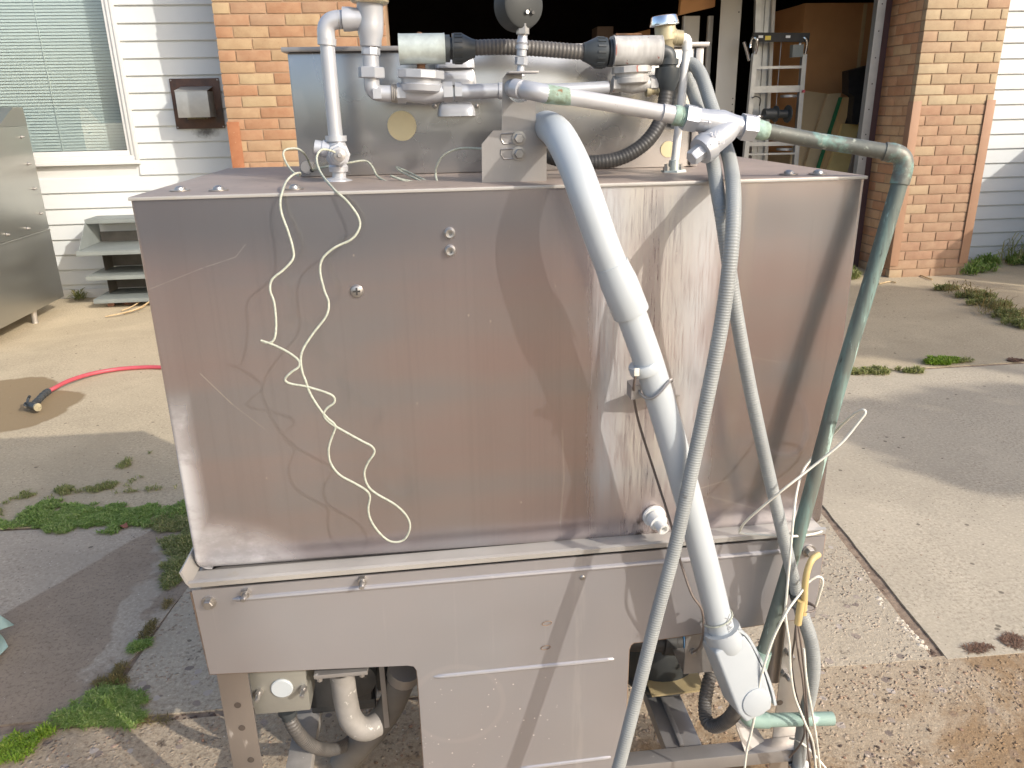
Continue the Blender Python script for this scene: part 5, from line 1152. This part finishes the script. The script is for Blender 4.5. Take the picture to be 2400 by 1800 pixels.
ob_ = MB(); ob_.prism([tuple(V(1470, 86, 8.6)), tuple(V(1476, 80, 8.6)), tuple(V(1524, 68, 8.6)), tuple(V(1523, 100, 8.6)), (V(1523, 100, 8.6).x, 8.6, 0), (V(1470, 90, 8.6).x, 8.6, 0)], (0, .3, 0)); tag(ob_.build('orange_carton', CARD), 'orange-brown carton with a slanting top behind the right valve', 'box')
# material lift
lf = thing('material_lift', 'aluminium hand-winch material lift with ladder-like frame in the garage', 'lift', (3.1, 7.1, 0))
LY = 7.0
def bar(mb, a, c, w_, Y=LY, d=.04):
    A, C = V(*a, Y), V(*c, Y); ax = (C-A); n = Vector((0, 1, 0)); s__ = ax.normalized().cross(n).normalized()
    mb.obox((A+C)/2, ax, n, s__, ax.length, d, w_)
def strut(mb, px0, py0, px1, w_, Y=LY):
    A, C = V(px0, py0, Y), V(px1, 400, Y); t_ = A.z/(A.z-C.z); E_ = A+(C-A)*t_; E_.z = 0; mb.obox((A+E_)/2, E_-A, (0, 1, 0), (1, 0, 0), (E_-A).length, .045, w_)
for (a, c, w_) in (((1769, 125), 1744, .040), ((1884, 127), 1862, .040)):
    m_ = MB(); strut(m_, a[0], a[1], c, w_); m_.build('upright', ALU, lf)
m_ = MB(); bar(m_, (1770, 159), (1880, 157), .022); m_.build('rung', ALU, lf)
m_ = MB(); bar(m_, (1764, 210), (1872, 208), .055); m_.build('cross_beam', ALU, lf)
m_ = MB(); bar(m_, (1750, 338), (1860, 336), .035); m_.build('cross_beam', ALU, lf)
m_ = MB(); bar(m_, (1745, 362), (1866, 359), .016); m_.build('rung', ALU, lf)
m_ = MB(); strut(m_, 1776, 0, 1765, .05, LY+.15); m_.build('mast', ALU, lf)
m_ = MB(); strut(m_, 1802, -10, 1780, .075, LY+.20); strut(m_, 1783, -10, 1762, .06, LY+.205); m_.build('mast', ALU, lf)
m_ = MB(); strut(m_, 1812, 0, 1792, .03, LY+.17); m_.build('mast', BEIGEP, lf)
m_ = MB(); bar(m_, (1764, 87), (1895, 88), .07, LY-.02); mo_ = m_.build('carriage', CASEB, lf)
for (q, m2) in (((1783, 86), STICKW), ((1800, 89), STICKY), ((1847, 86), STICKW)):
    p = V(*q, LY-.045); MB().box((p.x-.025 if m2 is STICKY else p.x-.02, p.y-.001, p.z-(.017 if m2 is STICKY else .010)), (p.x+.025 if m2 is STICKY else p.x+.02, p.y, p.z+(.017 if m2 is STICKY else .010))).build('sticker', m2, mo_)
for (x, m0) in ((1772, 1), (1888, 1)):
    run('grab_handle', CHROME, lf, [(x-1, 126, LY-.03), (x+3, 105, LY-.04), (x+2, 93, LY-.05), (x-6, 88, LY-.03), (x-12, 100, LY), (x-14, 112, LY)], 3.2, 10)
m_ = MB(); bar(m_, (1868, 105), (1866, 134), .095, LY-.02, .06); m_.build('control_case', STEP_M, lf)
run('guide_rod', CHROME, lf, [(1744, 98, LY+.05), (1750, 118, LY+.05), (1756, 142, LY+.05)], 3.5, 10)
run('cable', ALU, lf, [(1833, 80, LY+.02), (1826, 160, LY+.02), (1815, 300, LY+.02)], .8, 6)
wn = MB(); A = V(1790, 267, LY-.06); wn.lathe(A, (1, .1, -.02), [(0, .045), (.10, .05), (.11, .07), (.115, .07), (.12, .035), (.22, .035), (.225, .075), (.235, .075)], 20); wn.build('winch', BLK_PL, lf)
run('winch_arm', CHROME, lf, [(1756, 275, LY-.06), (1775, 274, LY-.08), (1792, 272, LY-.07)], 3, 8)
for q in ((1848, 228), (1838, 352)): p = V(*q, LY+.06); MB().lathe(p, (0, 0, 1), [(0, .07), (.02, .07)], 20).build('wheel_plate', ALU, lf)
run('air_hose', BLACK, lf, [(1762, 230, LY-.05), (1772, 226, LY-.06), (1782, 232, LY-.06), (1780, 248, LY-.05)], 1.4, 6)
rk = MB(); rk.lathe(V(1882, 214, LY-.02), (0, -1, 0), [(0, .013), (.02, .013)], 14); rk.build('red_knob', RED, lf)

# ================================================================== SMALL GROWTH AND DEBRIS
def blades(name, label, cat, area, n, h, mat, w_=.0035, lean_=.8, seedv=1, thr=-.06):
    """small narrow leaves rooted inside an area given by (x, y, rx, ry) blobs"""
    rnd = random.Random(seedv); vs_, fs = [], []
    tot = sum(a[2]*a[3]*(a[4] if len(a) > 4 else 1) for a in area)
    for a in area:
        k = int(n*a[2]*a[3]*(a[4] if len(a) > 4 else 1)/tot)
        for _ in range(k):
            th = rnd.uniform(0, 2*math.pi); rr = rnd.random()**.55*1.12
            x, y = a[0]+a[2]*rr*math.cos(th), a[1]+a[3]*rr*math.sin(th)
            nz = mnoise.noise(Vector((x*13, y*13, seedv)))*.65 + mnoise.noise(Vector((x*37, y*37, seedv+5)))*.35
            if nz < thr + (rr-.55)*.55: continue
            hgt = h*(.55+1.1*max(0, nz+.25))
            hh = hgt*rnd.uniform(.35, 1.15)*(1.1-.45*min(rr, 1)); d = rnd.uniform(0, 2*math.pi); ln = lean_*h*rnd.uniform(.25, 1.0)
            ww = w_*rnd.uniform(.6, 1.3); ux, uy = -math.sin(d)*ww, math.cos(d)*ww; o = len(vs_)
            z0 = rnd.random()*.6*hh
            mx_, my_ = x+math.cos(d)*ln*.45, y+math.sin(d)*ln*.45; tx, ty = x+math.cos(d)*ln, y+math.sin(d)*ln
            zt = z0 + (hh-z0)*rnd.uniform(.3, 1.0)
            vs_ += [(x-ux*.4, y-uy*.4, z0), (x+ux*.4, y+uy*.4, z0), (mx_+ux, my_+uy, z0+(hh-z0)*.7), (mx_-ux, my_-uy, z0+(hh-z0)*.7), (tx, ty, zt)]
            fs += [(o, o+1, o+2, o+3), (o+3, o+2, o+4)]
    me = bpy.data.meshes.new(name); me.from_pydata(vs_, [], fs); me.materials.append(mat)
    ob = bpy.data.objects.new(name, me); col.objects.link(ob); ob['kind'] = 'stuff'; ob['label'] = label; ob['category'] = cat; return ob
blades('grass_patch', 'broad mat of green grass in the slab joint left of the dishwasher', 'grass', [(-1.47, 2.70, .14, .11), (-1.30, 2.66, .17, .10), (-1.16, 2.64, .13, .10), (-1.02, 2.66, .09, .09, .8)], 30000, .022, GRASS, .0019, .95, 1, -.22)
blades('grass_patch', 'olive straggling weed creeping above the green grass mat', 'grass', [(-1.62, 2.88, .14, .05), (-1.45, 2.90, .15, .05), (-1.30, 2.94, .10, .06), (-1.33, 3.12, .03, .06), (-1.27, 3.24, .02, .05), (-1.20, 2.86, .14, .02, .8), (-1.75, 2.78, .15, .08)], 9000, .022, GRASS_O, .0018, .9, 2, .02)
blades('grass_patch', 'strip of olive grass running down the joint beside the hood', 'grass', [(-.96, 2.55, .09, .10), (-.90, 2.42, .06, .14), (-.87, 2.26, .035, .12)], 14000, .024, GRASS_O, .0018, .9, 3, -.2)
blades('grass_patch', 'dry tan tufts in the joint below the skirt corner', 'grass', [(-.845, 2.06, .018, .05), (-.86, 1.93, .015, .06), (-.885, 1.80, .025, .05), (-.885, 1.735, .04, .03)], 2400, .022, GRASS_D, .0009, 1.0, 4, -.15)
blades('grass_patch', 'small green tuft in the joint between two dry tufts', 'grass', [(-.862, 1.885, .025, .03)], 900, .022, GRASS, .0014, .9, 5, -.3)
blades('grass_patch', 'round green clump where the two slab joints meet at lower left', 'grass', [(-.86, 1.66, .085, .07), (-.90, 1.615, .08, .04), (-.82, 1.60, .06, .04)], 14000, .025, GRASS, .0014, .9, 6, -.25)
blades('grass_patch', 'sunlit yellow-green tuft in the bottom left corner', 'grass', [(-1.02, 1.545, .05, .05), (-1.06, 1.50, .06, .05), (-.985, 1.57, .03, .02)], 3600, .024, GRASS_B, .0015, .8, 7, -.12)
blades('grass_patch', 'dry brown stalks lying in the cross joint right of the lower clump', 'grass', [(-.745, 1.59, .04, .015), (-.70, 1.585, .05, .012)], 420, .018, GRASS_D, .0013, 2.0, 8)
blades('grass_patch', 'olive weeds along a crack in front of the right brick pier', 'grass', [(3.90, 5.52, .10, .06), (3.96, 5.25, .13, .12), (3.90, 4.98, .15, .13), (3.80, 4.70, .14, .14), (3.74, 4.45, .12, .12)], 7500, .06, GRASS_O, .0042, .8, 9, -.02)
blades('grass_patch', 'bright green tuft in the crack at the far right', 'grass', [(2.78, 3.86, .09, .045), ], 2200, .05, GRASS_B, .0030, .7, 10, -.3)
blades('grass_patch', 'green and dry tufts in the crack beside the copper pipe', 'grass', [(2.20, 3.76, .06, .05), (2.36, 3.76, .12, .05), (2.50, 3.72, .08, .03), (2.88, 3.84, .10, .03, .6)], 4200, .042, GRASS_O, .0026, .8, 11, -.08)
blades('weed_plant', 'leafy green weeds at the foot of the right siding wall', 'weeds', [(5.15, 6.36, .16, .12), (5.35, 6.34, .2, .12), (4.85, 6.34, .16, .08), (4.60, 6.12, .15, .08), (4.45, 6.0, .10, .05)], 5500, .10, GRASS, .0055, .7, 12, -.02)
blades('weed_plant', 'olive tuft at the foot of the brick jamb, right of the hood', 'weeds', [(3.42, 6.05, .06, .10), (3.50, 6.3, .07, .12)], 1800, .10, GRASS_O, .0045, .7, 13, -.2)
blades('weed_plant', 'small dark weed growing against the siding beside the steps', 'weeds', [(-2.83, 6.44, .05, .02)], 120, .13, GRASS_O, .004, .8, 14, -.4)
blades('dead_grass', 'mat of reddish dead stalks in the cross joint at lower right', 'grass', [(1.50, 1.60, .075, .03), (1.40, 1.585, .06, .018)], 1600, .007, pm('dead_stalk', (.20, .115, .075), (.13, .07, .045), 60, .9), .0011, 2.6, 15)
blades('dead_grass', 'reddish dead moss in the far crack at the right edge', 'grass', [(3.25, 3.83, .16, .035)], 1200, .011, pm('dead_stalk', (.2, .1, .06), None), .004, 1.6, 16)

blades('weed_plant', 'tall wispy stalks standing out of the weeds by the right siding wall', 'weeds', [(5.15, 6.36, .2, .10), (5.35, 6.30, .2, .12)], 260, .34, GRASS_O, .004, .5, 41, -.5)
blades('weed_plant', 'thin brown stalks rising from the olive weeds in the crack', 'weeds', [(3.93, 5.3, .12, .2), (3.8, 4.75, .14, .2)], 420, .14, GRASS_D, .0028, .8, 42, -.3)
def pebbles(name, label, boxes, n, rmin, rmax, mat, seedv):
    rnd = random.Random(seedv); vs_, fs = [], []
    ico = [(0, 0, 1), (.89, 0, .45), (.28, .85, .45), (-.72, .53, .45), (-.72, -.53, .45), (.28, -.85, .45), (.72, .53, -.3), (-.28, .85, -.3), (-.89, 0, -.3), (-.28, -.85, -.3), (.72, -.53, -.3)]
    fc_ = [(0, 1, 2), (0, 2, 3), (0, 3, 4), (0, 4, 5), (0, 5, 1), (1, 6, 2), (2, 7, 3), (3, 8, 4), (4, 9, 5), (5, 10, 1), (6, 7, 2), (7, 8, 3), (8, 9, 4), (9, 10, 5), (10, 6, 1)]
    for _ in range(n):
        bxx = rnd.choice(boxes); x, y = rnd.uniform(bxx[0], bxx[1]), rnd.uniform(bxx[2], bxx[3])
        r_ = rmin+(rmax-rmin)*rnd.random()**3; a_ = rnd.uniform(0, 6.28); sx_, sy_, sz_ = rnd.uniform(.7, 1.4), rnd.uniform(.7, 1.2), rnd.uniform(.3, .7)
        o = len(vs_)
        for p in ico:
            jx, jy = p[0]*r_*sx_*rnd.uniform(.8, 1.2), p[1]*r_*sy_*rnd.uniform(.8, 1.2)
            vs_.append((x+jx*math.cos(a_)-jy*math.sin(a_), y+jx*math.sin(a_)+jy*math.cos(a_), bxx[4]+p[2]*r_*sz_))
        fs += [tuple(i+o for i in f) for f in fc_]
    me = bpy.data.meshes.new(name); me.from_pydata(vs_, [], fs); me.materials.append(mat)
    ob = bpy.data.objects.new(name, me); col.objects.link(ob); ob['kind'] = 'stuff'; ob['label'] = label; ob['category'] = 'gravel'; return ob
def mat_peb():
    m, t, b_ = nodes('pebble_mix'); g = t.nodes.new('ShaderNodeNewGeometry').outputs['Random Per Island']
    L(t, ramp(t, g, [(0, (.07, .05, .04)), (.25, (.20, .13, .08)), (.5, (.36, .26, .18)), (.75, (.26, .15, .10)), (1, (.52, .44, .35))]), b_.inputs['Base Color']); b_.inputs['Roughness'].default_value = .85; return m
PEB = mat_peb()
pebbles('loose_grit', 'grit and small stones scattered on the worn near slab', [(-1.3, 1.6, .9, 1.56, 0)], 2600, .0012, .006, PEB, 21)
pebbles('loose_grit', 'dark crumbs of soil filling the cross joint under the dishwasher', [(-.78, .3, 1.57, 1.63, -.006), (.9, 1.35, 1.535, 1.60, -.006)], 900, .002, .009, pm('dark_crumbs', (.06, .04, .03), (.11, .07, .05), 60, .9), 22)
pebbles('loose_grit', 'broken mortar crumbs lying along the right-hand slab joint', [(1.25+.0, 1.31, 1.6, 2.0, -.008), (1.29, 1.36, 1.95, 2.4, -.008)], 420, .002, .009, PEB, 23)
pebbles('loose_grit', 'pale mortar chunks broken off the edge of the right-hand slab joint', [(1.238, 1.262, 1.60, 1.86, -.003)], 190, .003, .011, pm('pale_mortar', (.62, .55, .45), (.50, .43, .34), 50, .9), 26)
pebbles('loose_grit', 'fine crumbs scattered over the pale slabs of the yard', [(-2.6, -.9, 1.7, 4.5, 0), (1.0, 3.2, 1.6, 4.5, 0)], 500, .001, .004, PEB, 24)
def leaf(px, py, a_, r_, label):
    p = G(px, py, .012); mb = MB(); n = 8
    P = [p+Vector((math.cos(a_+k*2*math.pi/n)*r_*(1 if k % 2 else .75), math.sin(a_+k*2*math.pi/n)*r_*.7, .006*math.sin(k*1.7))) for k in range(n)]
    mb.prism([tuple(q_) for q_ in P], (0, 0, .001)); tag(mb.build('dead_leaf', LEAFB), label, 'leaf', 'dead leaves on the yard')
leaf(290, 1232, .4, .017, 'reddish dead leaf lying on the green grass mat')
leaf(2120, 636, .2, .05, 'curled brown dead leaf at the foot of the right brick pier')
leaf(1752, 640, 1.0, .01, 'tiny dead leaf hidden by the hoses') if 0 else None
for i, pts in enumerate(([(2150, 640), (2165, 648), (2185, 655)], [(2060, 665), (2085, 660), (2100, 662)], [(1880, 1540), (1930, 1560), (1960, 1575)][:0])):
    if pts: tag(MB().tube(smooth_path([G(x, y, .01) for x, y in pts], .01), .006, 6).build('dry_twig', TWIG), ('curved twig lying in front of the right brick pier', 'short twig lying left of the right brick pier foot')[i], 'twig', 'twigs by the right pier')

# ---------------- beyond the frame: what shades the yard on the right and stands behind the photographer
ex_ = thing('unseen_range', 'unseen stainless box unit beyond the frame, shaped for its shade on the right siding wall', 'range', (5.95, 5.5, 0))
MB().box((5.42, 4.8, .12), (6.5, 6.3, .9), .006).build('base_body', CAB, ex_); MB().box((5.44, 4.8, .902), (6.5, 6.3, 1.20), .006).build('upper_body', CAB, ex_)  # unseen box shaped for its shade on the siding; a range is assumed
for (x, y) in ((5.5, 4.9), (6.4, 4.9), (5.5, 6.2), (6.4, 6.2)): MB().lathe((x, y, 0), (0, 0, 1), [(0, .025), (.121, .025)], 12).build('leg', SS, ex_)
def tree(name, label, x, y, h, blobs, seedv, n=2600):
    t = thing(name, label, 'tree', (x, y, 0), 'unseen trees across the yard'); rnd = random.Random(seedv)
    tr_ = MB(); tr_.tube(smooth_path([(x, y, 0), (x+.05, y, h*.3), (x-.04, y+.05, h*.6), (x, y, h*.9)], .2), lambda t_, s__: .14*(1-t_*.75), 10)
    for (bx_, by_, bz_, br_) in blobs: tr_.tube(smooth_path([(x, y, h*.45), (x+(bx_)*.5, y+by_*.5, (h*.45+bz_)/2), (x+bx_, y+by_, bz_)], .2), lambda t_, s__: .05*(1-t_*.7), 6)
    tr_.build('trunk', BARK, t)
    vs_, fs = [], []
    for (bx_, by_, bz_, br_) in blobs:
        for _ in range(int(n*br_*br_)):
            d = Vector((rnd.gauss(0, 1), rnd.gauss(0, 1), rnd.gauss(0, .8))); d = d.normalized()*(rnd.random()**.4)*br_
            c = Vector((x+bx_, y+by_, bz_))+d; s__ = rnd.uniform(.05, .10)
            u = Vector((rnd.gauss(0, 1), rnd.gauss(0, 1), rnd.gauss(0, 1))).normalized(); v = u.orthogonal().normalized(); o = len(vs_)
            vs_ += [tuple(c-u*s__), tuple(c+v*s__*.5), tuple(c+u*s__), tuple(c-v*s__*.5)]; fs.append((o, o+1, o+2, o+3))
    me = bpy.data.meshes.new('crown'); me.from_pydata([tuple(Vector(q_)-Vector((x, y, 0))) for q_ in vs_], [], fs); me.materials.append(TREELEAF)
    o = bpy.data.objects.new('crown', me); col.objects.link(o); o.parent = t
# shadow of a point at height z lands at (x-1.267 z, y+1.181 z)
def crown_over(x0, y0, spots, z):
    return [(gx+1.267*z-x0, gy-1.181*z-y0, z+dz, r_) for gx, gy, r_, dz in spots]
tree('unseen_yard_tree', 'leafy tree shading the yard from beyond the right of the frame', 9.4, -.6, 5.2, crown_over(9.4, -.6, [(2.55, 4.72, .62, 0), (3.25, 4.72, .80, 0), (3.95, 4.62, .80, 0), (4.5, 4.35, .62, 0), (3.6, 4.95, .55, 0), (2.9, 4.45, .6, 0), (5.0, 4.5, .6, 0), (4.8, 5.75, .16, 0), (4.3, 5.62, .12, 0)], 4.4), 31, 2600)
tree('unseen_yard_tree', 'smaller leafy tree behind the photographer on the right', 7.2, -1.3, 4.2, crown_over(7.2, -1.3, [(2.15, 2.92, .34, 0), (2.6, 2.88, .40, 0), (1.95, 3.12, .20, 0), (3.1, 2.8, .48, 0), (3.7, 2.75, .5, 0), (2.05, 2.62, .20, 0)], 3.6), 32, 3200)
tree('unseen_yard_tree', 'tall thin unseen tree added behind the photographer to shade the lower left ground', 5.6, -4.5, 5.6, crown_over(5.6, -4.5, [(-1.03, 1.66, .10, 0), (-1.14, 1.72, .13, 0), (-1.28, 1.80, .15, 0), (-1.45, 1.86, .2, 0), (-1.7, 2.0, .25, 0), (-1.3, 1.62, .14, 0)], 5.0), 33, 3200)  # tree added for its shade; leaf clumps set along sun rays to the ground
